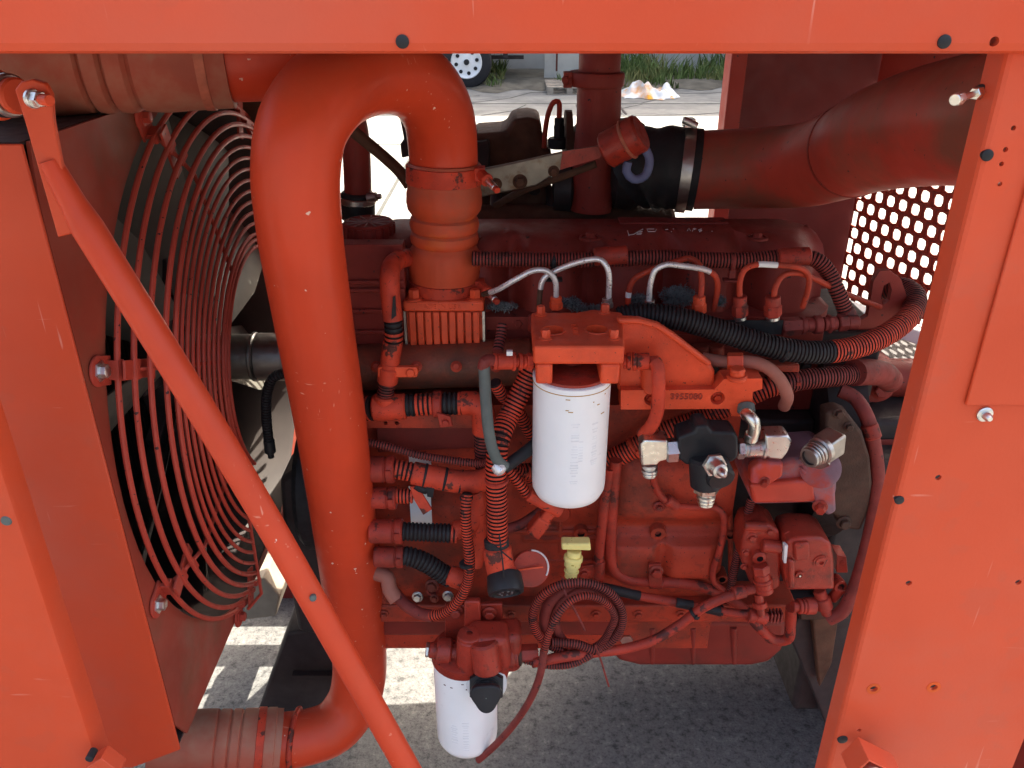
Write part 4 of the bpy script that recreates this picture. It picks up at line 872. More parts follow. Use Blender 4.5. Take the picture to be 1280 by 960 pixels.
# connectors at the left, coming from behind the charge pipe
def conn(y0, y1, x0, x1, d, label, m='hose2'):
    a, b = P(x0, (y0+y1)/2, d), P(x1, (y0+y1)/2, d); r = S((y1-y0)/2, a); mb = MB()
    mb.stack(a, b, [(0, .72, r*.94, 24), (.7, .74, r*.86, 24), (.74, 1, r, 24)]); mb.obox(a.lerp(b, .85)+V((0, -r*.95, r*.2)), V((.004, 0, 0)), V((0, .002, 0)), V((0, 0, .006)))
    return tag(build('round_connector', mb, m, bev=.0008), label, 'connector', 'connectors behind the charge pipe')
conn(569, 604, 450, 494, 1.06, 'topmost red round connector behind the charge pipe')
conn(608, 637, 455, 496, 1.06, 'second red round connector down behind the charge pipe, with the tape flag')
conn(648, 680, 462, 504, 1.05, 'grey smudged red connector on the straight black ribbed hose')
conn(682, 710, 468, 505, 1.05, 'lowest red connector, on the drooping black ribbed hose')
tw = thing('taped_harness', P(560, 600, 1.06), 'thick red taped cable bundle with dark tape bands left of the fat red hose', 'cable')
hose('ribbed_start', '', [(492,586,1.06),(505,588,1.06),(518,591,1.06)], 12.5, ('hose', 'groove'), per=.0058, parent=tw, n=18)
plain('bundle', '', [(516,591,1.06),(545,597,1.06),(575,602,1.06),(604,600,1.05),(622,592,1.04)], 14.5, 'hose', parent=tw, n=22)
for (x, y) in ((531, 594), (556, 599), (576, 602)):
    p, q = P(x-1.5, y-.5, 1.06), P(x+2, y+.2, 1.06); mb = MB(); mb.stack(p, q, [(0, 1, S(15, p), 22)]); build('tape_band', mb, 'black', tw)
hose('ribbed_end', '', [(618,593,1.04),(640,592,1.05),(665,590,1.06)], 12, ('hose', 'groove'), per=.006, parent=tw, n=18)
hose('corrugated_hose', 'short red ribbed hose with a tape flag left of the taped bundle', [(494,620,1.06),(505,620,1.06),(516,620,1.06)], 9.5, per=.0052)
tf = tag(build('tape_flag', MB().prism(pp([(512,609,1.055),(522,608,1.055),(540,637,1.045),(529,644,1.045),(518,626,1.05)]), V((0, .004, 0))), 'hose', bev=.0008), 'flat red tape flag hanging off the short ribbed hose', 'tape')
mb = MB(); mb.tube(pp([(520,606,1.058),(531,612,1.056),(541,606,1.055)]), S(6, P(530, 610, 1.056)), 12); mb.prism(pp([(532,600,1.045),(545,598,1.045),(541,622,1.045),(534,621,1.045)]), V((0, .003, 0))); tag(build('tape_tail', mb, 'black'), 'black tape tail between taped bundle and red flag', 'tape')
hose('corrugated_hose', 'straight black ribbed hose from the grey smudged connector', [(502,664,1.05),(525,665,1.05),(550,666,1.05),(572,667,1.05)], 12, ('black', 'groove', 'hose'), per=.0062, dpt=.002, patches=[(.85, 1.01, 2)], n=20)
hose('corrugated_hose', 'drooping black ribbed hose from the lowest connector', [(503,694,1.05),(520,698,1.05),(537,706,1.05),(552,716,1.05),(564,723,1.05)], 12.5, ('black', 'groove'), per=.0062, dpt=.002, n=20)
mb = MB(); p, q = P(560, 718, 1.05), P(590, 728, 1.045); mb.stack(p, P(582, 727, 1.045), [(0, 1, S(13, p), 22)]); tag(build('hose_sleeve', mb, 'hose'), 'red cuff on the end of the drooping black ribbed hose', 'sleeve')
mb = MB(); mb.tube(pp([(568,664,1.05),(588,655,1.06),(596,630,1.07),(592,612,1.07)]), S(12, P(590, 650, 1.06)), 18); mb.tube(pp([(597,640,1.065),(598,680,1.065),(594,706,1.06)]), S(10, P(597, 660, 1.06)), 18); tag(build('harness_trunk', mb, 'hose'), 'red wrapped harness trunk where the black ribbed hoses meet', 'cable')
hose('corrugated_hose', 'thin red ribbed hose dropping from the harness and looping to the lower left', [(584,616,1.03),(582,640,1.02),(584,670,1.015),(587,700,1.01),(584,728,1.01),(572,752,1.01),(555,766,1.015),(538,770,1.02)], 6.8, per=.0048, dpt=.0013)
plain('brown_sleeve', 'dull brown smooth sleeve continuing the thin looping hose', [(541,770,1.02),(525,767,1.03),(508,757,1.04),(494,742,1.06)], 7.5, 'hosedull', 'hose')
plain('tan_elbow_hose', 'pinkish tan elbow hose beside the charge pipe at the lower left of the engine', [(470,716,1.08),(484,722,1.07),(487,736,1.06),(496,750,1.05)], 9.5, 'tan', 'hose', 18)
hose('corrugated_hose', 'thin dark red ribbed hose sloping under the clamp strip', [(444,550,1.075),(480,557,1.07),(520,568,1.065),(560,575,1.06),(600,579,1.05),(612,576,1.04)], 5.2, ('hosedull', 'groove'), per=.0042, dpt=.0012)
for (x, y, r) in ((540,732,6), (522,746,5), (560,745,5), (543,748,4)):
    q = P(x, y, 1.1); mb = MB(); mb.hexbolt(q, V((-.1, -1, .2)), S(r, q), rot=.4); build('stud', mb, 'engine' if r != 5 else 'steel', eng)
mb = MB(); q = P(541, 735, 1.115); mb.lathe(q, OUT, [(0, S(9, q)), (.008, S(8, q)), (.008, S(5, q)), (0, S(4, q))], 24); build('threaded_port', mb, 'cover', eng)
mb = MB(); q = P(487, 745, 1.115); mb.lathe(q, OUT, [(0, S(13, q)), (.006, S(12, q)), (.006, S(8, q)), (.002, S(7, q))], 24); build('core_plug', mb, 'engine', eng)

# data tag seen between hoses (pale paper label on the block)
mb = MB(); a, b = P(511, 571, 1.1), P(539, 582, 1.1); mb.box((a.x, 1.1, b.z), (b.x, 1.1015, a.z)); tag(build('pale_label', mb, 'whitepaint'), 'pale label on the block above the taped cable bundle', 'label')
mb = MB(); mb.box((P(511,613,1.1).x, 1.1, P(511, 655, 1.1).z), (P(538,613,1.1).x, 1.1015, P(511, 608, 1.1).z)); tag(build('pale_label', mb, 'whitepaint'), 'pale label on the block under the taped cable bundle behind the red tape flag', 'label')

# ------------------------------------------------------------------ secondary fuel filter with head and bracket
ff = thing('fuel_filter', P(713, 638, 1.0), 'big white spin-on fuel filter under a red cast head, centre of picture', 'filter')
Yf = .955; Yb = 1.075
cz0, cz1 = .965, 1.168
cx = P(714, 500, 1.01).x; ccy = Yf+.054
mb = MB(); rc = .0535
mb.lathe(V((cx, ccy, cz0)), V((0, 0, 1)), [(0, rc*.55), (.002, rc*.74), (.008, rc*.90), (.018, rc*.985), (.026, rc), (.188, rc), (.192, rc*1.012), (.198, rc*1.012), (.2, rc*.95)], 64, [0]*5+[0, 0, 0]); can = build('canister', mb, 'white', ff)
mb = MB(); mb.lathe(V((cx, ccy, cz0+.1895)), V((0, 0, 1)), [(0, rc*1.002), (.0004, rc*1.0155), (.0015, rc*1.0155), (.0018, rc*1.0)], 64); build('stain_ring', mb, 'ochre', can)
mb = MB()
for k in range(7):
    th = -math.pi/2+.1+rnd.gauss(0, .5); z = cz0+.186-rnd.random()**2*.05; c = V((cx+math.cos(th)*rc, ccy+math.sin(th)*rc, z)); e = V((-math.sin(th), math.cos(th), 0)); l = rnd.uniform(.001, .004)
    mb.obox(c, e*l, V((math.cos(th), math.sin(th), 0))*.0003, V((0, 0, .0006)))
o = build('scuff_marks', mb, 'ochre', can); o['kind'] = 'stuff'
mb = MB()   # faded vertical print: rows of small worn blocks, unreadable in the photo too
for col, (dth, zlo, zhi) in enumerate(((.0, .05, .15), (.16, .085, .125), (.55, .08, .15))):
    z = zlo
    while z < zhi:
        h = rnd.uniform(.0012, .003); th = -math.pi/2+.05+dth; wd = rnd.uniform(.003, .006) if col != 1 else .003
        c = V((cx+math.cos(th)*rc, ccy+math.sin(th)*rc, cz0+z)); e = V((-math.sin(th), math.cos(th), 0))
        if rnd.random() < .8: mb.obox(c, e*wd, V((math.cos(th), math.sin(th), 0))*.00025, V((0, 0, h*.4)))
        z += h+.0022
o = build('faded_print', mb, 'label', can); o['kind'] = 'stuff'
# head
zt3, zf = P(724, 433, Yf).z, P(724, 456, Yf).z
pl = [(667,433,Yf),(781,430,Yf),(781,424,Yf+.012),(778,392,Yb),(740,388,Yb+.012),(720,392,Yb),(664,391,Yb),(664,400,Yb-.02)]
pts = pp(pl)
for p_ in pts: p_.z = zt3
mb = MB(); mb.prism(pts, V((0, 0, zf-zt3))); top = build('head_plate', mb, 'cast', ff, bev=.004, seg=3)
cb = MB()
ports = []
for (x, y) in ((691, 413), (746, 412)):
    p = P(x, y, 1.0); r0 = p-V((0, 0, CH)); p = V((0, 0, CH))+r0*((zt3-CH)/r0.z); ports.append(p); cb.cyl(p-V((0, 0, .016)), p+V((0, 0, .02)), .0145, 28)
cut(top, cb)
for p in ports:
    mb = MB(); mb.lathe(p+V((0, 0, -.0158)), V((0, 0, 1)), [(0, .0142), (.001, .0142)], 28); build('port_plug', mb, 'rust', ff)
    mb = MB(); mb.lathe(p, V((0, 0, 1)), [(-.001, .0145), (-.001, .0178), (.0012, .0172), (.0012, .0147), (-.001, .0145)], 28, caps=False); build('port_ring', mb, 'cast', ff)
for (x, y) in ((676, 393), (756, 391), (682, 423), (767, 423)):
    p = P(x, y, 1.0); r0 = p-V((0, 0, CH)); p = V((0, 0, CH))+r0*((zt3-CH)/r0.z); mb = MB(); mb.hexbolt(p, V((0, 0, 1)), .0062, h=.011, rot=.2); build('bolt', mb, 'cast', ff)
text('INOUT', V(((ports[0].x+ports[1].x)/2, (ports[0].y+ports[1].y)/2, zt3+.0004)), .012, .0006, 'cast', ff, rot=(0, 0, R(-90)))
zw = P(0, 478, Yf).z; xq = [P(x, 465, Yf).x for x in (670, 691, 751, 775)]
mb = MB(); mb.box((xq[0], Yf+.002, cz1+.004), (xq[1], Yb-.02, zf-.0005)); build('left_leg', mb, 'cast', ff, bev=.004, seg=3)
mb = MB(); mb.box((xq[2], Yf+.002, cz1+.004), (xq[3], Yb-.02, zf-.0005)); build('right_leg', mb, 'cast', ff, bev=.004, seg=3)
mb = MB(); c = V((cx, ccy+.02, cz1+.004)); mb.lathe(c, V((0, 0, 1)), [(0, .016), (zf-cz1-.006, .016)], 20); build('centre_tube', mb, 'castdk', ff)
mb = MB(); mb.lathe(V((cx, ccy, cz1-.004)), V((0, 0, 1)), [(0, rc*.93), (.002, rc*.95), (.005, rc*.94), (.007, rc*.80)], 48); build('filter_seat', mb, 'castdk', ff)
mb = MB(); mb.lathe(V((cx, ccy, cz1-.0055)), V((0, 0, 1)), [(0, rc*.97), (.002, rc*.97)], 48); build('gasket', mb, 'rust', ff)
# right bracket with the cast number
fb = thing('filter_bracket', P(850, 510, 1.04), 'red cast bracket with the raised number 3955080 right of the fuel filter head', 'bracket')
Yk = 1.04
mb = MB(); mb.ppx([(772,400),(800,401),(822,407),(842,420),(889,457),(894,465),(893,486),(868,490),(772,490)], Yk, .022); build('web_plate', mb, 'cast', fb, bev=.005, seg=3)
mb = MB(); mb.ppx([(772,398),(800,399),(823,405),(843,418),(891,455),(884,459),(838,424),(820,412),(798,406),(772,406)], Yk-.012, .013); build('rim_flange', mb, 'cast', fb, bev=.003)
mb = MB(); mb.ppx([(776,488),(893,487),(905,474),(953,473),(953,486),(941,490),(940,521),(914,520),(912,511),(776,512)], Yk-.014, .03); bar = build('foot_bar', mb, 'cast', fb, bev=.003)
cb = MB()
for (x, y) in ((814, 499), (897, 498)): q = P(x, y, Yk-.014); cb.cyl(q+V((0, -.02, 0)), q+V((0, .018, 0)), S(9, q), 24)
bar.modifiers.clear(); cut(bar, cb)
for (x, y) in ((814, 499), (897, 498)): q = P(x, y, Yk-.0); mb = MB(); mb.hexbolt(q+V((0, .004, 0)), OUT, S(5, q)); build('bolt', mb, 'cast', fb)
q = P(857, 497, Yk-.0145); 
q = P(840, 496, Yk-.0145); text('3955080', P(858, 496, Yk-.0146), S(11.5, q), .0006, 'castdk', fb, 'cast_number', bold=.0002)
mb = MB(); a, b = P(779, 452, Yk-.02), P(823, 451, Yk-.025); mb.stack(a, b, [(0, .1, S(9, a), 24), (.1, .22, S(11, a), 24), (.26, .38, S(12, a), 24), (.38, .75, S(10.5, a), 24), (.75, 1, S(6.5, a), 20)]); build('push_fitting', mb, 'hose', fb, bev=0)
mb = MB(); a, b = P(803, 470, Yk+.0), P(803, 488, Yk); mb.cyl(P(815, 455, Yk-.004), P(815, 488, Yk-.004), S(14, a), 28); build('outlet_boss', mb, 'cast', fb)
plain('fuel_pipe', 'red rubber fuel pipe bending down in front of the cast number bracket', [(818,452,1.01),(822,458,1.005),(823,475,1.0),(823,500,1.0),(820,520,1.005),(813,534,1.01),(803,543,1.02)], 8.5, 'hose', 'pipe', 18)
mb = MB(); mb.stack(P(921, 474, 1.03), P(922, 460, 1.03), [(0, .4, S(13, P(921, 470, 1.03)), 20), (.35, .8, S(9, P(921, 470, 1.03)), 20), (.7, 1, S(10, P(921, 470, 1.03)), 6)]); build('plug', mb, 'cast', fb)
plain('return_hose', 'pinkish tan return hose bending down over the hydraulic fittings', [(878,448,1.08),(905,452,1.07),(935,452,1.06),(957,458,1.05),(975,475,1.045),(984,495,1.045),(980,508,1.06)], 8, 'tan', 'hose', 18)
mb = MB(); mb.stack(P(909, 452, 1.065), P(929, 452, 1.06), [(0, 1, S(11.5, P(915, 452, 1.06)), 6)]); tag(build('hose_ferrule', mb, 'cast'), 'red ferrule around the pinkish tan return hose', 'ferrule')
mb = MB(); mb.ppx([(900,456),(1000,456),(1000,466),(900,466)], 1.10, .02); build('rail_support', mb, 'engine', eng, bev=.003)

# left fittings of the filter head and the grey pipe
lf = thing('filter_inlet_fitting', P(635, 452, 1.0), 'red stepped quick coupling on the left of the fuel filter head', 'fitting')
a, b = P(616, 452, 1.0), P(666, 452, 1.01); r_ = S(1, a)
mb = MB(); mb.stack(a, b, [(0, .1, 11*r_, 24), (.1, .5, 10*r_, 24), (.48, .56, 12*r_, 24), (.56, .64, 7*r_, 20), (.64, .74, 11*r_, 24), (.74, .84, 9*r_, 24), (.84, 1, 11*r_, 6)]); build('coupling', mb, 'hose', lf)
mb = MB(); mb.tube(pp([(622,452,1.0),(612,450,.995),(606,452,.99),(604,460,.99)]), 7.5*r_, 18); build('elbow', mb, 'hosedull', lf)
mb = MB(); mb.obox(P(637, 441, .985), V((.004, 0, 0)), V((0, .003, 0)), V((0, 0, .003))); build('clip', mb, 'whitepaint', lf)
plain('grey_pipe', 'smooth grey rubber pipe hanging from the red coupling left of the fat hose', [(605,458,.99),(606,480,.985),(608,510,.975),(611,540,.97),(616,562,.968),(623,577,.968),(632,584,.97)], 7.2, 'grey', 'pipe', 20)
mb = MB(); q = P(628, 581, .966); mb.lathe(q+V((-.006, 0, -.004)), V((.6, -.6, -.5)), [(-.004, .009), (.004, .010), (.009, .008), (.011, .004)], 16); tag(build('pipe_end', mb, 'silver'), 'pale worn end at the bottom of the grey rubber pipe', 'pipe end')
mb = MB(); mb.tube(pp([(630,585,.99),(648,572,1.0),(668,556,1.02),(690,535,1.05)]), S(8, P(650, 570, 1.0)), 16); tag(build('black_pipe', mb, 'black'), 'black rubber pipe rising behind the white fuel filter from the grey one', 'pipe')
hose('corrugated_hose', 'small red ribbed hose above the red coupling', [(628,405,1.06),(626,420,1.05),(622,440,1.03)], 7, ('hosedull', 'groove'), per=.0048)
hose('corrugated_hose', 'small red ribbed hose curving behind the fat hose', [(618,478,1.05),(628,494,1.06),(644,508,1.08),(662,540,1.09),(680,565,1.1)], 8, ('hose', 'groove'), per=.0055)
hose('corrugated_hose', 'small ribbed hose going from the fat hose to the orange plug under the filter', [(634,586,1.02),(646,600,1.02),(658,616,1.02),(668,626,1.02)], 7, ('hose', 'groove'), per=.005)
hose('corrugated_hose', 'short ribbed hose behind the lower left of the white filter', [(636,583,1.04),(655,592,1.05),(675,606,1.06)], 7.5, ('hose', 'groove'), per=.0055)
mb = MB(); a, b = P(660, 618, 1.015), P(700, 640, 1.02); mb.stack(a, b, [(0, 1, S(8, a), 18)]); tag(build('orange_plug', mb, 'hose'), 'orange-red plug body poking out under the white filter', 'connector')
a, b = P(694, 630, 1.06), P(664, 668, 1.05); mb = MB(); d_ = (b-a).normalized(); e_ = d_.cross(OUT).normalized()
mb.obox(a.lerp(b, .25), d_*.016, e_*.009, V((0, .01, 0))); mb.obox(a.lerp(b, .68), d_*.017, e_*.012, V((0, .012, 0))); tag(build('flat_connector', mb, 'hose', bev=.003), 'slanted rectangular red connector between filter and disc cap', 'connector')
plain('sensor_lead', 'dull brown lead running from the fat hose to the slanted connector', [(630,662,1.06),(650,656,1.07),(668,645,1.07),(680,636,1.07)], 6.5, 'hosedull', 'cable')

# plug with black knurled ring and its disc cap
pg = thing('large_plug', P(630, 745, .97), 'large round diagnostic plug with black ring below the fat red hose', 'connector')
a, b = P(620, 672, .985), P(635, 742, .955); r_ = S(1, P(630, 710, .97))
mb = MB(); mb.stack(a, P(623, 700, .975), [(0, .45, 15.5*r_, 28, 1), (.4, 1, 18*r_, 28)]); mb.tube(pp([(623,696,.976),(626,712,.972),(632,724,.964)]), 18*r_, 28); build('shell', mb, ['hose', 'black'], pg)
ax_ = V((.12, -.80, -.56)).normalized(); c = P(632, 735, .952)
mb = MB(); mb.lathe(c-ax_*.022, ax_, [(0, 20*r_), (.004, 22*r_), (.024, 23*r_), (.03, 22*r_), (.031, 18.5*r_), (.026, 17*r_), (.0265, 13*r_), (.030, 12.5*r_), (.030, 3*r_)], 40); build('ring', mb, 'blackpl', pg)
mb = MB()
fa, fb_ = frame(ax_)
for k in range(7):
    th = k*2*math.pi/7; cc = c+ax_*.0085+(fa*math.cos(th)+fb_*math.sin(th))*8*r_; mb.lathe(cc-ax_*.001, ax_, [(0, .0018), (.0016, .0018)], 8)
o = build('pin', mb, 'steel', pg); o['kind'] = 'stuff'
mb = MB(); mb.tube(pp([(616,680,.962),(628,690,.95),(640,700,.955)]), .0012, 6); mb.tube(pp([(624,668,.968),(628,700,.948),(630,722,.94)]), .0012, 6); build('tie', mb, 'black', pg)
dc = tag(build('disc_cap', MB().lathe(P(663, 710, 1.0), V((.12, -.9, .35)), [(0, S(24, P(663, 710, 1.0))), (.005, S(24, P(663, 710, 1.0))), (.006, S(23, P(663, 710, 1.0)))], 48), 'castdk'), 'round flat red dust cap tilted beside the black-ringed plug', 'cap')
mb = MB(); rr = S(22.5, P(663, 710, 1.0)); q = P(663, 710, .994); nrm = V((.12, -.9, .35)).normalized(); fa, fb_ = frame(nrm)
mb.sweep([q+(fa*math.cos(t)+fb_*math.sin(t))*rr for t in [R(150+6*k) for k in range(20)]], .0014, 6); build('worn_rim', mb, 'chalk', dc)
mb = MB(); mb.obox(q+nrm*.002, V((.019, 0, .003)), nrm*.0012, nrm.cross(V((.019, 0, .003)).normalized())*.0013); build('ridge', mb, 'cast', dc)

# ------------------------------------------------------------------ injector pipes
def ipipe(label, path, segs=None, m='silver', r=3.7):
    t = thing('injector_pipe', P(*path[-1]), label, 'pipe', 'steel injector pipes bent over the cylinder head')
    pts = pp(path); rr = S(r, pts[len(pts)//2]); p_ = spline(pts, .004); n = len(p_)
    cuts = segs or [(0, 1, m)]
    for (a, b, mm) in cuts:
        q = p_[int(a*(n-1)):int(b*(n-1))+1]
        if len(q) > 1: mb = MB(); mb.sweep(q, rr*(1.04 if mm == 'whitepaint' else 1), 14); build('tube', mb, mm, t, fix=False)
    return t
def nut(x, y, Y, t, m, tall=11, r=8.5, sil=True):
    a, b = P(x, y+tall, Y), P(x, y-tall, Y); mb = MB(); mb.stack(a, b, [(0, .55, S(r, a), 6), (.5, .95, S(r*.85, a), 20)], rot=.3); build('nut', mb, m, t)
    if sil: mb = MB(); mb.stack(P(x, y+tall+5, Y), P(x, y+tall, Y), [(0, 1, S(r*.75, a), 18)]); build('seat', mb, 'zinc', t)
t = ipipe('bright silver injector pipe, leftmost, looping low beside the intake horn', [(604,368,1.15),(622,362,1.13),(645,349,1.12),(668,338,1.12),(684,339,1.12),(694,351,1.12),(695,372,1.12)], [(0, .12, 'rust'), (.12, 1, 'silver')]); nut(695, 378, 1.12, t, 'cast', 8, 8.5, False)
t = ipipe('bright silver injector pipe rising highest, second from left', [(674,392,1.13),(675,365,1.13),(680,348,1.13),(700,336,1.13),(735,325,1.12),(751,325,1.115),(760,337,1.11),(761,372,1.11)], [(0, .2, 'rust'), (.2, 1, 'silver')]); nut(759, 378, 1.11, t, 'zinc', 6, 7.5, False)
t = ipipe('thin red injector pipe arching behind the silver one with a white band at its foot', [(785,385,1.14),(786,365,1.14),(792,350,1.14),(812,338,1.14),(845,327,1.14),(862,323,1.14),(874,331,1.13),(877,350,1.12),(876,372,1.11)], [(0, .10, 'hose'), (.10, .15, 'whitepaint'), (.15, 1, 'engine')]); nut(874, 380, 1.11, t, 'cast', 11, 9)
t = ipipe('injector pipe half silver and half red, third bright loop from left', [(811,382,1.12),(813,355,1.12),(819,338,1.12),(832,331,1.12),(850,332,1.12),(884,338,1.12),(894,345,1.12),(897,360,1.125),(892,388,1.13)], [(0, .68, 'silver'), (.68, 1, 'engine')]); nut(812, 380, 1.12, t, 'zinc', 6, 7.5, False)
t = ipipe('red injector pipe with a white tape band across its top', [(925,380,1.11),(925,352,1.11),(931,337,1.11),(944,331,1.11),(965,331,1.11),(1000,335,1.11),(1010,343,1.115),(1011,357,1.12),(1003,384,1.13)], [(0, .34, 'engine'), (.34, .46, 'whitepaint'), (.46, 1, 'engine')]); nut(925, 382, 1.11, t, 'hose2', 13, 10)
t = ipipe('rightmost red injector pipe running out straight to the rear eye', [(967,380,1.11),(969,360,1.11),(978,345,1.115),(995,341,1.12),(1015,347,1.13),(1050,364,1.16),(1100,384,1.2)], [(0, 1, 'engine')]); nut(966, 382, 1.11, t, 'hose2', 13, 11)
# fuel rail with its black print and end sensor
fr_ = thing('fuel_rail', P(930, 410, 1.12), 'dark fuel rail with red end sensor fittings under the injector pipes', 'fuel rail')
mb = MB(); mb.cyl(P(660, 404, 1.13), P(982, 409, 1.13), S(11.5, P(920, 408, 1.13))); build('rail', mb, 'cover', fr_)
mb = MB(); a, b = P(905, 401, 1.11), P(977, 419, 1.11); mb.box((a.x, 1.112, b.z), (b.x, 1.114, a.z)); build('black_band', mb, 'blackpl', fr_)
mb = MB(); a, b = P(976, 409, 1.12), P(1072, 402, 1.13); r_ = S(1, a)
mb.stack(a, b, [(0, .25, 12*r_, 6), (.25, .32, 11*r_, 24), (.32, .42, 9*r_, 24), (.42, .52, 12*r_, 24), (.55, .72, 9*r_, 20), (.6, .66, 12*r_, 6), (.74, .86, 11*r_, 6), (.86, 1, 9*r_, 20)]); build('rail_sensor', mb, 'hosedull', fr_)
mb = MB()
for x in (876, 895): mb.cyl(P(x, 432, 1.12), P(x, 446, 1.12), S(10, P(x, 440, 1.12)))
build('rail_foot', mb, 'engine', fr_)
for x in (695, 760, 812, 874, 925, 966):
    mb = MB(); mb.cyl(P(x, 402, 1.125), P(x, 391, 1.12), S(7, P(x, 395, 1.12))); build('outlet', mb, 'cover', fr_)
# lint caught on the head
mb = MB()
for (cx_, cy_, ax_, ay_, n_) in ((848, 370, 24, 14, 1500), (800, 374, 18, 7, 500), (628, 383, 20, 6, 500), (712, 378, 16, 7, 500), (900, 376, 8, 7, 250), (735, 385, 30, 5, 500)):
    for k in range(n_):
        u, v_ = rnd.gauss(0, .45), rnd.gauss(0, .45)
        if u*u+v_*v_ > 1: continue
        p = P(cx_+ax_*u, cy_+ay_*v_, 1.175+.015*(u*u+v_*v_)+rnd.uniform(0, .015)); l = rnd.uniform(.002, .006)
        d = V((rnd.gauss(0, 1), rnd.gauss(0, .5), rnd.gauss(0, 1))).normalized()*l; e = d.cross(OUT).normalized()*.0005
        mb.add([p-d-e, p-d+e, p+d*.4+e+V((0, -.002, 0)), p+d], [(0, 1, 2), (1, 3, 2)])
o = build('lint', mb, 'lint', fix=False); o['kind'] = 'stuff'
for (cx_, cy_, r) in ((850, 370, 15), (800, 378, 9), (628, 388, 9), (712, 384, 9)):
    pass
# rear lifting eye
le = thing('lifting_eye', P(1100, 420, 1.22), 'dark red steel lifting eye plate at the rear of the cylinder head', 'lifting eye')
mb = MB(); mb.ppx([(1085,395),(1092,352),(1100,339),(1112,338),(1126,348),(1134,372),(1130,395),(1118,420),(1090,432),(1060,436),(1050,415)], 1.22, .012); eye = build('plate', mb, 'cover', le)
cb = MB(); cb.prism([p+V((0, -.03, 0)) for p in pp([(1101,372,1.22),(1105,357,1.22),(1112,353,1.22),(1115,362,1.22),(1112,376,1.22),(1104,381,1.22)])], V((0, .08, 0))); cut(eye, cb)

# ------------------------------------------------------------------ hydraulic shuttle valve and its fittings
hv = thing('hydraulic_valve', P(885, 600, .99), 'black hydraulic valve block with bright zinc elbow fittings and stem', 'valve')
Yv = .99
mb = MB(); mb.ppx([(848,547),(868,540),(870,533),(885,532),(890,540),(918,541),(923,548),(923,572),(916,578),(858,582),(848,574)], Yv, .04); build('body', mb, 'blackpl', hv, bev=.004, seg=3)
mb = MB(); mb.cyl(P(882, 570, Yv), P(884, 608, Yv-.005), S(21, P(883, 590, Yv)), 28); c = P(893, 580, Yv); mb.cyl(c, c+V((.004, -.03, -.008)), S(18, c), 28); build('lower_barrel', mb, 'blackpl', hv)
r_ = S(1, P(830, 565, Yv))
mb = MB(); a, b = P(848, 562, Yv+.015), P(832, 563, Yv+.015); mb.stack(a, b, [(0, 1, 15.5*r_, 6)], rot=.2); build('elbow_nut', mb, 'zinc', hv)
mb = MB(); mb.ppx([(801,556),(806,550),(835,551),(835,575),(824,578),(822,582),(802,583)], Yv, .03); build('left_elbow', mb, 'yzinc', hv, bev=.004, seg=3)
mb = MB(); a, b = P(812, 580, Yv+.015), P(812, 596, Yv+.012); mb.stack(a, b, [(0, .3, 10.5*r_, 24), (.3, .4, 8.5*r_, 24), (.4, .65, 10.5*r_, 24), (.65, .9, 9.5*r_, 24), (.85, 1, 8*r_, 24)]); build('elbow_thread', mb, 'zinc', hv)
mb = MB(); a, b = P(883, 605, Yv+.005), P(882, 632, Yv); mb.stack(a, b, [(0, .42, 16*r_, 6), (.42, .52, 10*r_, 24), (.52, .68, 12*r_, 24), (.70, .86, 11*r_, 24), (.86, 1, 9.5*r_, 24)], rot=.5); build('bottom_fitting', mb, 'yzinc', hv)
mb = MB(); c = P(892, 580, Yv-.028); d_ = V((.16, -.95, .12)).normalized(); mb.lathe(c, d_, [(0, 15*r_), (.006, 15*r_)], 6); mb.lathe(c+d_*.006, d_, [(0, 11*r_), (.003, 11*r_), (.012, 10*r_), (.018, 9*r_), (.019, 6*r_), (.026, 5.5*r_), (.030, 4*r_), (.032, 2*r_)], 28); build('stem', mb, 'zinc', hv)
mb = MB(); a, b = P(921, 561, Yv+.02), P(963, 560, Yv+.02); mb.stack(a, b, [(0, .22, 13.5*r_, 6), (.22, .3, 11*r_, 24), (.3, .8, 11.5*r_, 24), (.72, .86, 13.5*r_, 24), (.86, 1, 12*r_, 24)]); build('tee', mb, 'zinc', hv)
mb = MB(); mb.ppx([(957,545),(985,544),(991,552),(985,566),(978,575),(962,574),(957,570)], Yv+.006, .03); build('right_elbow', mb, 'zinc', hv, bev=.003)
mb = MB(); mb.tube(pp([(933,512,1.03),(934,518,1.01),(942,526,1.0),(943,535,1.0),(940,548,1.005)]), 7.5*r_, 18); mb.stack(P(938, 550, Yv+.016), P(940, 541, Yv+.014), [(0, 1, 8.5*r_, 24)]); build('top_elbow', mb, 'yzinc', hv)
mb = MB(); c = P(934, 517, 1.02); mb.lathe(c, V((.15, -.8, -.5)), [(-.004, 10*r_), (.004, 10*r_), (.006, 8*r_)], 6); build('top_nut', mb, 'zinc', hv)
mb = MB(); mb.cyl(P(932, 505, 1.03), P(933, 516, 1.02), 11*r_); build('top_boss', mb, 'grey', hv)

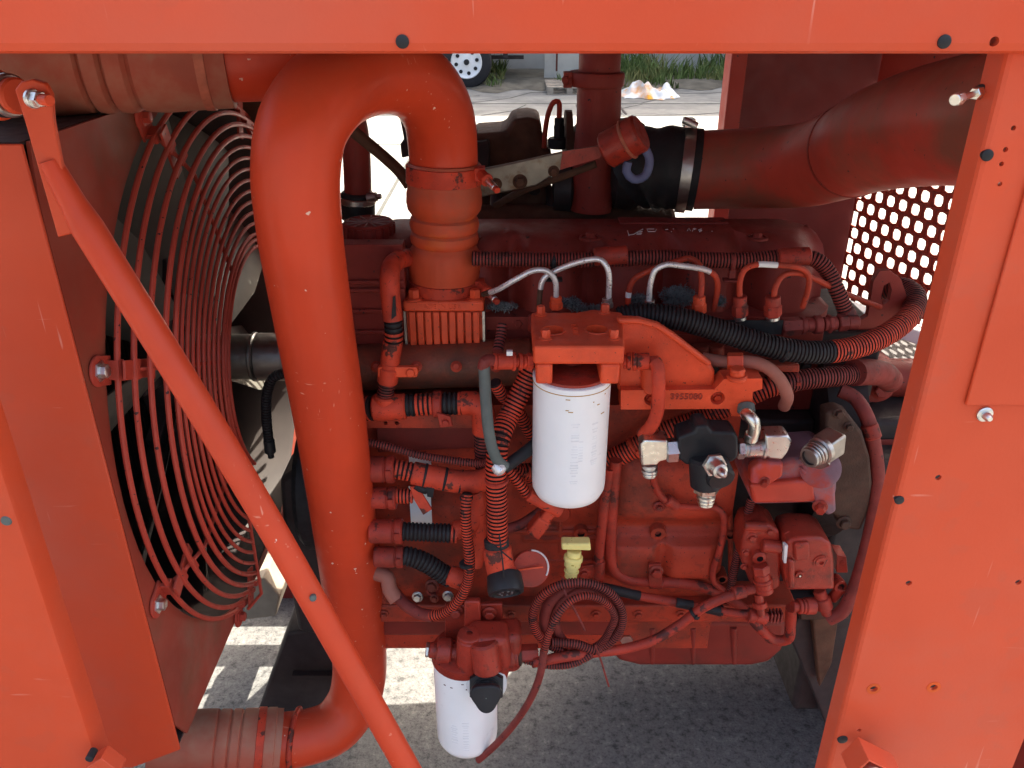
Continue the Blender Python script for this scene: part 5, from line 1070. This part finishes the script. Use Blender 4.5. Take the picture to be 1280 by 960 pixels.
# ------------------------------------------------------------------ hydraulic pump on its adapter plate
hp_ = thing('hydraulic_pump', P(990, 630, 1.1), 'red hydraulic pump with blue-grey faded patches on a brown mounting plate', 'pump')
mb = MB(); c = P(1062, 590, 1.13)
mb.ppx([(1032,516),(1048,512),(1060,517),(1078,540),(1088,572),(1091,605),(1086,640),(1076,664),(1050,660),(1046,646),(1030,640)], 1.06, .03); build('mounting_plate', mb, 'olive', hp_, bev=.005, seg=3)
Yp = 1.01; r_ = S(1, P(990, 590, Yp))
mb = MB(); mb.ppx([(936,596),(950,586),(985,575),(1036,572),(1047,582),(1047,612),(1040,645),(1028,643),(1018,630),(942,632),(934,612)], Yp+.006, .085); build('body', mb, 'pumpblue', hp_, bev=.008, seg=3)
mb = MB(); mb.ppx([(939,586),(952,578),(980,579),(979,596),(962,607),(938,605)], Yp-.012, .02); build('hex_port', mb, 'bluered', hp_, bev=.004, seg=2)
mb = MB(); mb.ppx([(937,606),(1018,600),(1020,628),(942,630)], Yp-.004, .02); build('lower_rib', mb, 'bluered', hp_, bev=.005, seg=3)
mb = MB(); mb.ppx([(1000,585),(1030,600),(1043,575),(1046,640),(1036,646),(1020,632)], Yp-.003, .02); build('flange_ear', mb, 'pumpblue', hp_, bev=.005, seg=3)
q = P(1025, 633, Yp-.004); mb = MB(); mb.hexbolt(q, V((-.3, -1, 0)), S(6.5, q), h=.012); build('ear_bolt', mb, 'castdk', hp_)
q = P(955, 602, Yp-.012); mb = MB(); mb.hexbolt(q, V((-.2, -1, 0)), S(5, q), h=.008); build('port_bolt', mb, 'castdk', hp_)
c = P(1025, 585, Yp+.005); mb = MB(); mb.lathe(c, V((-.25, -.8, .4)), [(0, 25*r_), (.006, 25*r_), (.010, 19*r_)], 32); build('port_boss', mb, 'pumpblue', hp_)
a, b = P(1046, 550, 1.0), P(1010, 573, .965)
hf = thing('hydraulic_fitting', P(1028, 565, .99), 'large zinc elbow fitting with open threaded end on the pump', 'fitting')
mb = MB(); d_ = (b-a).normalized(); e_ = d_.cross(V((0, 0, 1))).normalized(); g2 = d_.cross(e_); mb.obox(P(1036, 556, 1.005), d_*.017, e_*.016, g2*.017); build('elbow_block', mb, 'steel', hf, bev=.003)
mb = MB(); mb.stack(a.lerp(b, .45), b, [(0, .35, 17*r_, 24), (.35, .45, 14*r_, 24), (.45, .58, 15.5*r_, 24), (.60, .72, 15*r_, 24), (.74, .85, 14*r_, 24)]); mb.lathe(a.lerp(b, .9), d_, [(0, 13*r_), (.005, 12*r_), (.0052, 9.5*r_), (-.01, 8.5*r_)], 28, [0, 0, 1]); build('threaded_end', mb, ['steel', 'dark'], hf)
mb = MB(); mb.lathe(P(1018, 578, .995), V((-.3, -.7, -.5)), [(-.006, 18*r_), (.0, 18*r_)], 6); build('lock_nut', mb, 'steel', hf)
for (x, y, r) in ((1050, 518, 9), (1056, 655, 11), (1062, 535, 8)):
    q = P(x, y, 1.055); mb = MB(); mb.hexbolt(q+V((0, .004, 0)), OUT, S(r*.6, q), rot=.3); build('plate_bolt', mb, 'olive', hp_)

# ------------------------------------------------------------------ high-pressure fuel pump
ip = thing('injection_pump', P(985, 770, 1.05), 'red cast high-pressure fuel pump with bolted square cap at the lower right', 'pump')
Yi = 1.05; r_ = S(1, P(990, 710, Yi))
mb = MB(); mb.ppx([(934,660),(960,655),(975,665),(978,700),(975,735),(955,745),(938,730),(926,700),(928,675)], Yi, .06); build('body', mb, 'castdk', ip, bev=.006, seg=3)
mb = MB(); mb.ppx([(985,676),(1000,672),(1028,673),(1040,680),(1043,700),(1044,738),(984,739),(980,715),(980,690)], Yi-.02, .07); cp_ = build('cap', mb, 'castdk', ip, bev=.006, seg=3)
mb = MB(); mb.ppx([(993,680),(1012,679),(1013,700),(994,702)], Yi-.027, .008); mb.ppx([(986,700),(994,702),(994,736),(986,737)], Yi-.027, .008); build('cap_pads', mb, 'castdk', ip, bev=.003)
mb = MB(); q = P(1026, 702, Yi-.02); mb.lathe(q, OUT, [(-.001, 10*r_), (.002, 9.5*r_), (.002, 7.5*r_), (.0035, 7*r_), (.0035, 3*r_), (.0005, 2.5*r_)], 28); build('torx_plug', mb, 'castdk', ip)
q = P(999, 718, Yi-.02); mb = MB(); mb.lathe(q, OUT, [(-.001, 6*r_), (.004, 5.5*r_), (.0042, 3*r_), (.002, 2.4*r_)], 20); build('cap_bolt', mb, 'castdk', ip); mb = MB(); mb.lathe(q, OUT, [(.001, 1.4*r_), (.005, 1.3*r_)], 10); build('bolt_tip', mb, 'zinc', ip)
q = P(948, 694, Yi); mb = MB(); mb.lathe(q, OUT, [(-.003, 10*r_), (.008, 9*r_), (.010, 7*r_), (.010, 4*r_), (.004, 3.5*r_)], 24, [0, 0, 0, 1]); build('hex_socket_plug', mb, ['castdk', 'groove'], ip)
for (x, y, r) in ((940, 672, 6), (932, 690, 4.5), (930, 708, 4), (985, 668, 4), (962, 664, 5)):
    q = P(x, y, Yi); mb = MB(); mb.hexbolt(q, OUT, r*r_*.8); build('bolt', mb, 'castdk', ip)
mb = MB(); mb.cyl(P(952, 682, Yi-.006), P(976, 684, Yi-.006), 8*r_); mb.cyl(P(930, 657, Yi), P(958, 658, Yi), 6*r_); build('cross_bore', mb, 'castdk', ip)
mb = MB(); mb.stack(P(950, 706, Yi-.012), P(956, 740, Yi-.02), [(0, .3, 11*r_, 6), (.28, .55, 10*r_, 24), (.5, .62, 12*r_, 24), (.62, .85, 10.5*r_, 24), (.8, 1, 11*r_, 24)]); build('metering_valve', mb, 'castdk', ip)
mb = MB(); a, b = P(944, 735, Yi-.014), P(916, 742, Yi-.02); mb.stack(a, b, [(0, .5, 6.5*r_, 20), (.45, 1, 8.5*r_, 24)]); build('hose_tail', mb, 'hose2', ip)
mb = MB(); mb.stack(P(948, 742, Yi), P(952, 770, Yi-.01), [(0, .4, 6*r_, 20), (.35, .6, 9*r_, 24), (.6, 1, 5*r_, 20)]); build('drain_stub', mb, 'castdk', ip)
mb = MB(); mb.ppx([(1046,694),(1058,696),(1060,716),(1046,716)], Yi+.02, .03); q = P(1053, 703, Yi+.02); mb.lathe(q, OUT, [(0, 3.5*r_), (.0015, 3*r_)], 14); build('side_ear', mb, 'castdk', ip, bev=.002)
mb = MB(); mb.ppx([(981,682),(985,682),(983,704),(980,704)], Yi-.022, .01); build('shim', mb, 'whitepaint', ip)
# fittings below the pump
pf = thing('pump_outlet_fittings', P(1020, 760, 1.06), 'cluster of red push fittings under the fuel pump cap', 'fitting')
mb = MB(); a, b = P(1024, 738, 1.06), P(1034, 768, 1.05); mb.stack(a, b, [(0, .35, 8*r_, 20), (.3, .75, 10.5*r_, 20), (.75, 1, 7*r_, 20)]); build('down_fitting', mb, 'hose2', pf)
mb = MB(); a, b = P(990, 758, 1.05), P(1018, 757, 1.055); mb.stack(a, b, [(0, .25, 7*r_, 20), (.25, .4, 10*r_, 24), (.42, .55, 10*r_, 24), (.55, 1, 11*r_, 24)]); build('side_fitting', mb, 'hose2', pf)
mb = MB(); a = P(1050, 732, 1.06); mb.lathe(a, V((.1, -1, .1)), [(-.02, 8*r_), (0, 8.5*r_), (.004, 8*r_), (.004, 4.5*r_), (-.002, 4*r_)], 20, [0, 0, 0, 1]); build('sleeve_fitting', mb, ['hose2', 'groove'], pf)
mb = MB(); mb.cyl(P(1040, 748, 1.07), P(1052, 734, 1.06), 7*r_); build('stub', mb, 'hose2', pf)
mb = MB(); a, b = P(938, 764, 1.05), P(960, 772, 1.05); mb.stack(P(935, 768, 1.05), P(958, 773, 1.05), [(0, .4, 9*r_, 20), (.4, 1, 8*r_, 20)]); build('sensor_plug', mb, 'hose2', pf)
mb = MB(); a = P(970, 772, 1.05)
for k in range(4): q = P(963+k*4.2, 772, 1.05); mb.box((q.x, 1.046, q.z-.009), (q.x+.0024, 1.062, q.z+.010))
mb.box((P(958, 772, 1.05).x, 1.05, a.z-.004), (P(978, 772, 1.05).x, 1.06, a.z+.004)); build('locking_comb', mb, 'hosedull', pf)
mb = MB(); mb.ppx([(1000,765),(1060,760),(1062,774),(1000,776)], 1.1, .03); build('support_bracket', mb, 'olive', pf, bev=.003)

# ------------------------------------------------------------------ pipes and hoses over the block
plain('dipstick_pipe', 'upright red dipstick pipe with a bent foot between the filter and the block panels', [(762,585,1.08),(757,620,1.085),(752,660,1.09),(749,690,1.095),(748,718,1.095)], 6.5, 'hose2', 'pipe', 18)
mb = MB(); mb.stack(P(749, 700, 1.095), P(748, 726, 1.095), [(0, .75, S(7.6, P(748, 710, 1.09)), 20), (.7, 1, S(6.8, P(748, 710, 1.09)), 20)]); mb.ppx([(727,708),(745,706),(745,720),(727,722)], 1.09, .006); q = P(730, 716, 1.09); mb.hexbolt(q, OUT, S(5, q)); tag(build('pipe_foot_clamp', mb, 'castdk', bev=.0015), 'red foot clamp holding the dipstick pipe to the block', 'clamp')
plain('steel_pipe', 'long red steel pipe going down and turning right along the foot of the block', [(770,575,1.08),(767,610,1.085),(764,660,1.095),(764,698,1.1),(770,715,1.1),(785,724,1.1),(815,727,1.1),(850,729,1.1),(880,734,1.1),(905,744,1.1),(930,762,1.09),(950,785,1.08),(968,800,1.08),(984,799,1.075),(988,780,1.07),(989,760,1.06)], 6.8, 'hose2', 'pipe', 18)
mb = MB(); mb.ppx([(811,706),(826,705),(828,727),(826,733),(812,733),(811,724)], 1.085, .006); q = P(820, 714, 1.085); mb.hexbolt(q, OUT, S(6.5, q)); mb.cyl(P(811, 727, 1.1), P(828, 728, 1.1), S(8.6, q)); tag(build('pipe_clip', mb, 'castdk', bev=.0015), 'red bolted clip on the long steel pipe under the middle rib', 'clip')
plain('thin_pipe', 'thin red pipe dropping from the zinc elbow and running down beside the fuel pump', [(816,592,1.05),(818,606,1.06),(826,620,1.07),(842,631,1.08),(870,634,1.08),(893,634,1.08),(903,642,1.08),(905,658,1.085),(899,690,1.09),(891,715,1.095),(893,728,1.095),(905,737,1.09)], 4.4, 'hose2', 'pipe', 16)
mb = MB(); mb.stack(P(833, 624, 1.075), P(845, 632, 1.08), [(0, 1, S(7.5, P(838, 628, 1.08)), 18)]); q = P(824, 634, 1.09); mb.lathe(q, OUT, [(-.01, S(8, q)), (0, S(8, q)), (.002, S(6, q))], 20); mb.hexbolt(q, OUT, S(4.2, q)); tag(build('pipe_clip', mb, 'hose2', bev=0), 'red clip and screw on the thin pipe below the zinc elbow', 'clip')
hose('corrugated_hose', 'thin dark ribbed hose running upright left of the fuel pump', [(940,622,1.09),(934,645,1.09),(926,680,1.09),(918,710,1.09),(913,738,1.09)], 5.5, ('hosedull', 'groove'), per=.0042, dpt=.0012)
plain('hydraulic_hose', 'thick dark red hose hanging in a bow beside the right post', [(1050,488,1.12),(1068,497,1.11),(1083,520,1.09),(1092,555,1.08),(1097,600,1.07),(1093,640,1.06),(1082,690,1.05),(1068,735,1.045),(1052,765,1.045),(1036,774,1.05)], 8.8, 'hosedull', 'hose2', 20)
for (x0, y0, x1, y1) in ((1086, 530, 1092, 548), (1096, 616, 1094, 634)):
    p, q = P(x0, y0, 1.085), P(x1, y1, 1.077); mb = MB(); mb.stack(p, q, [(0, 1, S(10.5, p), 20)]); tag(build('hose_collar', mb, 'hose2'), ('upper' if y0 < 600 else 'lower')+' red tape collar on the bowed hose beside the right post', 'collar')
plain('fuel_hose', 'long red fuel hose sweeping from the lower filter up to the fuel pump', [(668,828,.97),(700,822,.97),(740,816,.99),(780,811,1.01),(815,801,1.02),(848,782,1.03),(878,760,1.03),(905,747,1.03),(925,741,1.03)], 6.2, 'hose2', 'hose2', 20)
plain('sensor_cable', 'red and black taped sensor cable drooping under the long steel pipe', [(748,733,1.08),(770,737,1.08),(800,745,1.075),(840,752,1.07),(880,760,1.065),(915,766,1.06),(940,768,1.055)], 5.6, 'hose2', 'cable', 16)
for (x0, y0, x1, y1) in ((752, 734, 800, 745), (845, 753, 866, 757), (878, 759, 900, 764)):
    mb = MB(); p, q = P(x0, y0, 1.078-.0004*(x0-750)*.3), P(x1, y1, 1.075-.0004*(x0-750)*.3); mb.stack(p, q, [(0, 1, S(6.2, p), 16)]); tag(build('tape_wrap', mb, 'black'), ['long black tape wrap at the start of the sensor cable', 'short black tape wrap midway on the sensor cable', 'black tape wrap on the sensor cable nearest the fuel pump'][(752, 845, 878).index(x0)], 'tape')
# the coiled loom
def ring(cx, cy, rx, ry, a0, a1, Y, n=16, tilt=0):
    out = []
    for k in range(n+1):
        t = R(a0+(a1-a0)*k/n); out.append((cx+rx*math.cos(t), cy-ry*math.sin(t), Y-tilt*math.sin(t)))
    return out
hose('corrugated_hose', 'outer turn of the coiled dark red loom in front of the sump', ring(722, 772, 56, 44, 250, -60, .99, 18)+[(745,813,.985),(720,805,.985),(690,803,.985)], 6, ('hosedull', 'groove', 'hose2'), per=.0042, dpt=.0013, patches=[(.0, .35, 2)])
plain('coiled_loom', 'inner smooth turn of the coiled loom in front of the sump', ring(735, 776, 40, 38, 330, -80, 1.0, 20)+[(720,812,1.0),(690,822,1.0),(665,830,1.0)], 5.5, 'hosedull', 'hose2', 14)
plain('coiled_loom', 'dark middle turn of the coiled loom between the ribbed and smooth turns', ring(728, 776, 47, 42, 230, -30, 1.01, 16), 7.5, 'hosedull', 'hose2', 14)
hose('corrugated_hose', 'thin ribbed loom leaving the coil and dropping past the lower filter to the ground', [(735,814,.992),(752,803,.99),(762,788,.985),(768,770,.98),(752,750,.975),(730,745,.97),(712,752,.965),(695,772,.955),(685,795,.95),(680,815,.945)], 5, ('hosedull', 'groove', 'hose2'), per=.004, dpt=.0011, patches=[(.4, 1, 2)])
plain('drop_cable', 'smooth dark cable curving from the coil down behind the lower white filter', [(680,812,.945),(676,840,.94),(666,868,.94),(650,895,.945),(630,920,.95),(612,938,.955),(598,950,.96)], 4.6, 'hosedull', 'cable', 14)
hose('corrugated_hose', 'short ribbed loom below the coil reaching the lower filter', [(655,825,.98),(690,832,.975),(715,830,.975),(740,818,.98)], 5, ('hosedull', 'groove'), per=.0042, dpt=.0012)
mb = MB(); mb.tube(pp([(703,722,1.0),(706,740,.985),(716,758,.975),(725,775,.97),(731,788,.97)]), .0018, 8); tag(build('zip_tie', mb, 'hosedull'), 'long zip tie tail hanging from the yellow dipstick', 'tie')
mb = MB(); mb.tube(pp([(744,806,.975),(750,822,.97),(757,845,.965),(761,858,.965)]), .0016, 8); tag(build('zip_tie', mb, 'hosedull'), 'thin zip tie tail hanging from the bottom of the coil over the ground', 'tie')

# yellow dipstick
dk = thing('oil_dipstick', P(716, 720, 1.03), 'pale yellow plastic dipstick pull handle in front of the block', 'dipstick')
r_ = S(1, P(718, 690, 1.03))
mb = MB(); mb.ppx([(702,680),(738,680),(739,689),(702,688)], 1.02, .02); build('handle', mb, 'yellow', dk, bev=.003, seg=3)
mb = MB(); mb.stack(P(718, 688, 1.03), P(713, 723, 1.025), [(0, .2, 9*r_, 28), (.18, .36, 12*r_, 28), (.34, .55, 10.5*r_, 28), (.53, .72, 8*r_, 20), (.70, .76, 9.5*r_, 24), (.74, .95, 8*r_, 24), (.93, 1, 6.5*r_, 24)]); build('neck', mb, 'yellow', dk)
mb = MB(); mb.tube(pp([(713,720,1.03),(710,735,1.04),(706,750,1.06)]), 3.2*r_, 12); build('tube', mb, 'groove', dk)

# ------------------------------------------------------------------ lower filter with priming pump
pfil = thing('priming_filter', P(583, 948, .98), 'lower white spin-on filter under a red priming pump head with black knob', 'filter')
Yl = .955; xc = P(583, 900, Yl+.03).x; yc = Yl+.045; r_ = S(1, P(583, 880, yc))
zt_f = P(583, 846, Yl).z; zb_f = P(583, 948, Yl+.005).z; rc = S(38, P(583, 890, yc))
L = zt_f-zb_f
mb = MB(); mb.lathe(V((xc, yc, zb_f)), V((0, 0, 1)), [(0, rc*.5), (.002, rc*.72), (.008, rc*.9), (.017, rc*.985), (.025, rc), (L-.004, rc), (L, rc*.97)], 56); can2 = build('canister', mb, 'white', pfil)
mb = MB()
for k in range(4):
    th = -math.pi/2-.35+rnd.uniform(-.45, .55); c = V((xc+math.cos(th)*rc, yc+math.sin(th)*rc, zb_f+L-rnd.uniform(.008, .03))); e = V((-math.sin(th), math.cos(th), 0)); mb.obox(c, e*.002, V((math.cos(th), math.sin(th), 0))*.0003, V((0, 0, rnd.uniform(.0006, .002))))
o = build('paint_fleck', mb, 'grimeline', can2); o['kind'] = 'stuff'
mb = MB()
for (dth, zlo, zhi) in ((-.35, .05, .09), (.02, .035, .1)):
    z = zlo
    while z < zhi:
        th = -math.pi/2+dth; c = V((xc+math.cos(th)*rc, yc+math.sin(th)*rc, zb_f+z)); e = V((-math.sin(th), math.cos(th), 0)); mb.obox(c, e*rnd.uniform(.003, .006), V((math.cos(th), math.sin(th), 0))*.00025, V((0, 0, .0008))); z += rnd.uniform(.004, .007)
o = build('faded_print', mb, 'label', can2); o['kind'] = 'stuff'
mb = MB(); mb.lathe(V((xc, yc, zt_f-.002)), V((0, 0, 1)), [(0, rc*1.0), (.004, rc*1.05), (.018, rc*1.03), (.022, rc*.9)], 48); build('filter_seat', mb, 'castdk', pfil)
ztop = P(585, 795, Yl).z
mb = MB(); mb.ppx([(586,800),(636,800),(640,830),(630,872),(605,880),(575,840)], Yl-.002, .05); mb.ppx([(620,798),(652,796),(652,842),(622,846)], Yl+.012, .05); build('pump_head', mb, 'castdk', pfil, bev=.012, seg=4)
mb = MB(); a, b = P(585, 838, Yl+.012), P(587, 792, Yl+.012); mb.stack(a, b, [(0, .92, 14.5*r_, 28), (.9, 1, 13.5*r_, 28)]); c = b; mb.lathe(b, (b-a), [(0, 13*r_), (.0015, 11*r_), (.0015, 3.4*r_), (-.004, 3*r_)], 24, [0, 0, 1]); build('vent_boss', mb, ['castdk', 'groove'], pfil)
mb = MB(); a, b = P(604, 800, Yl+.004), P(610, 838, Yl-.006); mb.cyl(a, b, 17*r_, 28); build('pump_neck', mb, 'castdk', pfil)
mb = MB(); a, b = P(532, 812, Yl+.03), P(580, 816, Yl+.03); mb.stack(a, b, [(0, .1, 9*r_, 6, 1), (.1, .3, 9.5*r_, 20), (.28, .68, 16*r_, 28), (.66, 1, 11*r_, 24)]); build('left_port', mb, ['castdk', 'zinc'], pfil)
mb = MB(); a, b = P(622, 818, Yl+.03), P(674, 816, Yl+.03); mb.stack(a, b, [(0, .42, 20*r_, 28), (.40, .5, 17*r_, 28), (.5, .58, 14*r_, 24, 2), (.56, .98, 11*r_, 6)]); build('right_port', mb, ['castdk', 'zinc', 'olive'], pfil)
mb = MB(); mb.ppx([(556,757),(628,755),(628,800),(556,800)], Yl+.06, .008); build('mounting_plate', mb, 'castdk', pfil, bev=.002)
mb = MB(); mb.ppx([(580,752),(600,752),(602,790),(580,792)], Yl+.045, .012); build('plate_rib', mb, 'castdk', pfil, bev=.003)
for (x, y) in ((570, 764), (612, 766)):
    q = P(x, y, Yl+.058); mb = MB(); mb.hexbolt(q, OUT, S(6.5, q)); build('bolt', mb, 'castdk', pfil)
ax_ = V((.02, -.95, .30)).normalized(); c = P(608, 857, Yl-.012)
mb = MB(); mb.lathe(c+ax_*-.006, ax_, [(-.012, 24*r_), (.0, 24*r_), (.002, 22*r_)], 28); build('knob_collar', mb, 'whitepaint', pfil)
mb = MB(); mb.lathe(c-ax_*.002, ax_, [(0, 22.5*r_), (.010, 22*r_), (.012, 18*r_)], 6, rot=.5); mb.lathe(c+ax_*.009, ax_, [(0, 15*r_), (.003, 15*r_), (.004, 12*r_), (.007, 12*r_), (.008, 14*r_), (.011, 14*r_), (.012, 11*r_), (.017, 10.5*r_)], 28); build('knob_nut', mb, 'blackpl', pfil)
k2 = c+ax_*.026; mb = MB(); fa, fb_ = frame(ax_); pts = [k2+(fa*math.cos(t)+fb_*math.sin(t))*r_*(17+2.2*math.cos(3*(t+.5))) for t in [2*math.pi*k/36 for k in range(36)]]; mb.prism(pts, ax_*.012); kn = build('knob', mb, 'blackpl', pfil, bev=.003, seg=3)
mb = MB(); mb.lathe(k2+ax_*.0115, ax_, [(0, .0012), (.001, .001)], 8); build('knob_dimple', mb, 'grey', kn)

# dark loom left of the charge pipe
hose('corrugated_hose', 'black ribbed loom hanging in front of the dark fan drive', [(356,466,1.16),(342,472,1.16),(334,490,1.16),(333,520,1.16),(336,552,1.16)], 6.5, ('black', 'groove'), per=.0048)
a, b = P(336, 550, 1.16), P(339, 572, 1.16); mb = MB(); mb.stack(a, b, [(0, .7, S(7, a), 18), (.7, 1, S(4, a), 14)]); tag(build('loom_plug', mb, 'black'), 'black plug on the end of the black loom', 'connector')
# rear clutter behind the perforated panel side
dm = MB(); dm.box((.575, 1.20, .30), (.96, 1.75, .90)); dm.box((.60, 1.26, .902), (.95, 1.7, .95)); tag(build('driven_machine', dm, 'dark', bev=.012), 'dark grimy housing of the driven machine behind the right post', 'machine')
rc_ = thing('rear_housing', P(1110, 540, 1.35), 'dark bolted rear housing speckled by light through the perforated panel', 'housing')
mb = MB(); a = P(1110, 560, 1.4); mb.lathe(V((.60, 1.42, 1.0)), V((0, 0, 1)), [(-.3, .10), (-.06, .10), (-.04, .12), (.0, .12), (.01, .10), (.01, .05), (-.01, .045)], 40); build('drum', mb, 'cover', rc_)
mb = MB(); mb.cyl(V((.52, 1.36, .985)), V((.85, 1.36, .985)), .036); mb.cyl(V((.55, 1.3, .90)), V((.85, 1.3, .90)), .04); build('stub_shafts', mb, 'cover', rc_)
mb = MB(); q = P(1108, 470, 1.45); mb.obox(V((.76, 1.5, 1.03)), V((.10, 0, -.035)), V((0, .03, 0)), V((.006, 0, .012))); build('flat_bar', mb, 'whitepaint', rc_, bev=.002)
for (y, z) in ((1.30, .86), (1.30, .79), (1.30, .99)):
    mb = MB(); mb.hexbolt(V((.66, y, z)), V((-.3, -1, .2)), .013); mb.lathe(V((.66, y+.01, z)), OUT, [(-.06, .03), (.0, .03)], 24); build('bolt_boss', mb, 'cover', rc_)

# cable ties round the bundles
def tie(parent_name, x, y, Y, rpx, dx, dy, m='black'):
    p, q = P(x-dx, y-dy, Y), P(x+dx, y+dy, Y); mb = MB(); r = S(rpx, p); mb.stack(p, q, [(0, 1, r, 24)]); d = (q-p).normalized()
    mb.obox(p.lerp(q, .5)+V((0, -r, 0))+V((0, 0, r*.2)), d*.003, V((0, .002, 0)), V((0, 0, .0026)))
    o = next((k for k in bpy.data.objects if k.get('label') == parent_name), None)
    build('cable_tie', mb, m, o)
L_ = [k['label'] for k in bpy.data.objects if k.get('label')]
def lab(t): return next(k for k in L_ if k.startswith(t))
tie(lab('thin red ribbed hose dropping'), 583, 705, 1.008, 9, .2, 2.2); tie(lab('thin red ribbed hose dropping'), 583, 622, 1.03, 8.5, .2, 2)
tie(lab('fat bright red'), 621, 600, .987, 15.3, .1, 1.8, 'hose2'); tie(lab('dull red ribbed hose running'), 794, 560, 1.10, 15, 2, -1.3, 'hose'); tie(lab('dull red ribbed hose running'), 993, 476, 1.11, 14.6, 1.8, 0, 'hose2')
tie(lab('outer turn'), 683, 803, .985, 8, 1.8, 0); tie(lab('sensor cable') if any(k.startswith('sensor cable') for k in L_) else lab('red and black taped'), 900, 763, 1.066, 7.5, 1.6, .5)
tie(lab('long black ribbed'), 980, 438, 1.077, 15.6, 1.6, .3); tie(lab('long red fuel hose'), 868, 767, 1.03, 8.6, 1.4, -1)
for k in range(7):
    c = V((-.2+.105*k, 1.196, 1.161)); mb = MB(); mb.hexbolt(c+V((0, .004, 0)), OUT, .0065); build('flange_bolt', mb, 'cover', eng)
for k in range(4):
    q = P(470+k*50, 470, 1.1); mb = MB(); mb.hexbolt(q+V((0, .012, .01)), V((0, -1, .5)), .006); build('manifold_bolt', mb, 'engine', eng)

M['rim'] = mat('rust_orange_rim', (.62, .085, .012), .55)
for (x, y, r) in ((1092, 861, 8.5), (1167, 859, 8.5)):
    q = P(x, y, YF); mb = MB(); k_ = S(1, q)
    mb.lathe(q, OUT, [(.0002, 4.7*k_), (.0006, 4.9*k_), (.0005, r*k_), (.0001, r*1.02*k_)], 24, caps=False); build('hole_rim', mb, 'rim', cpst)
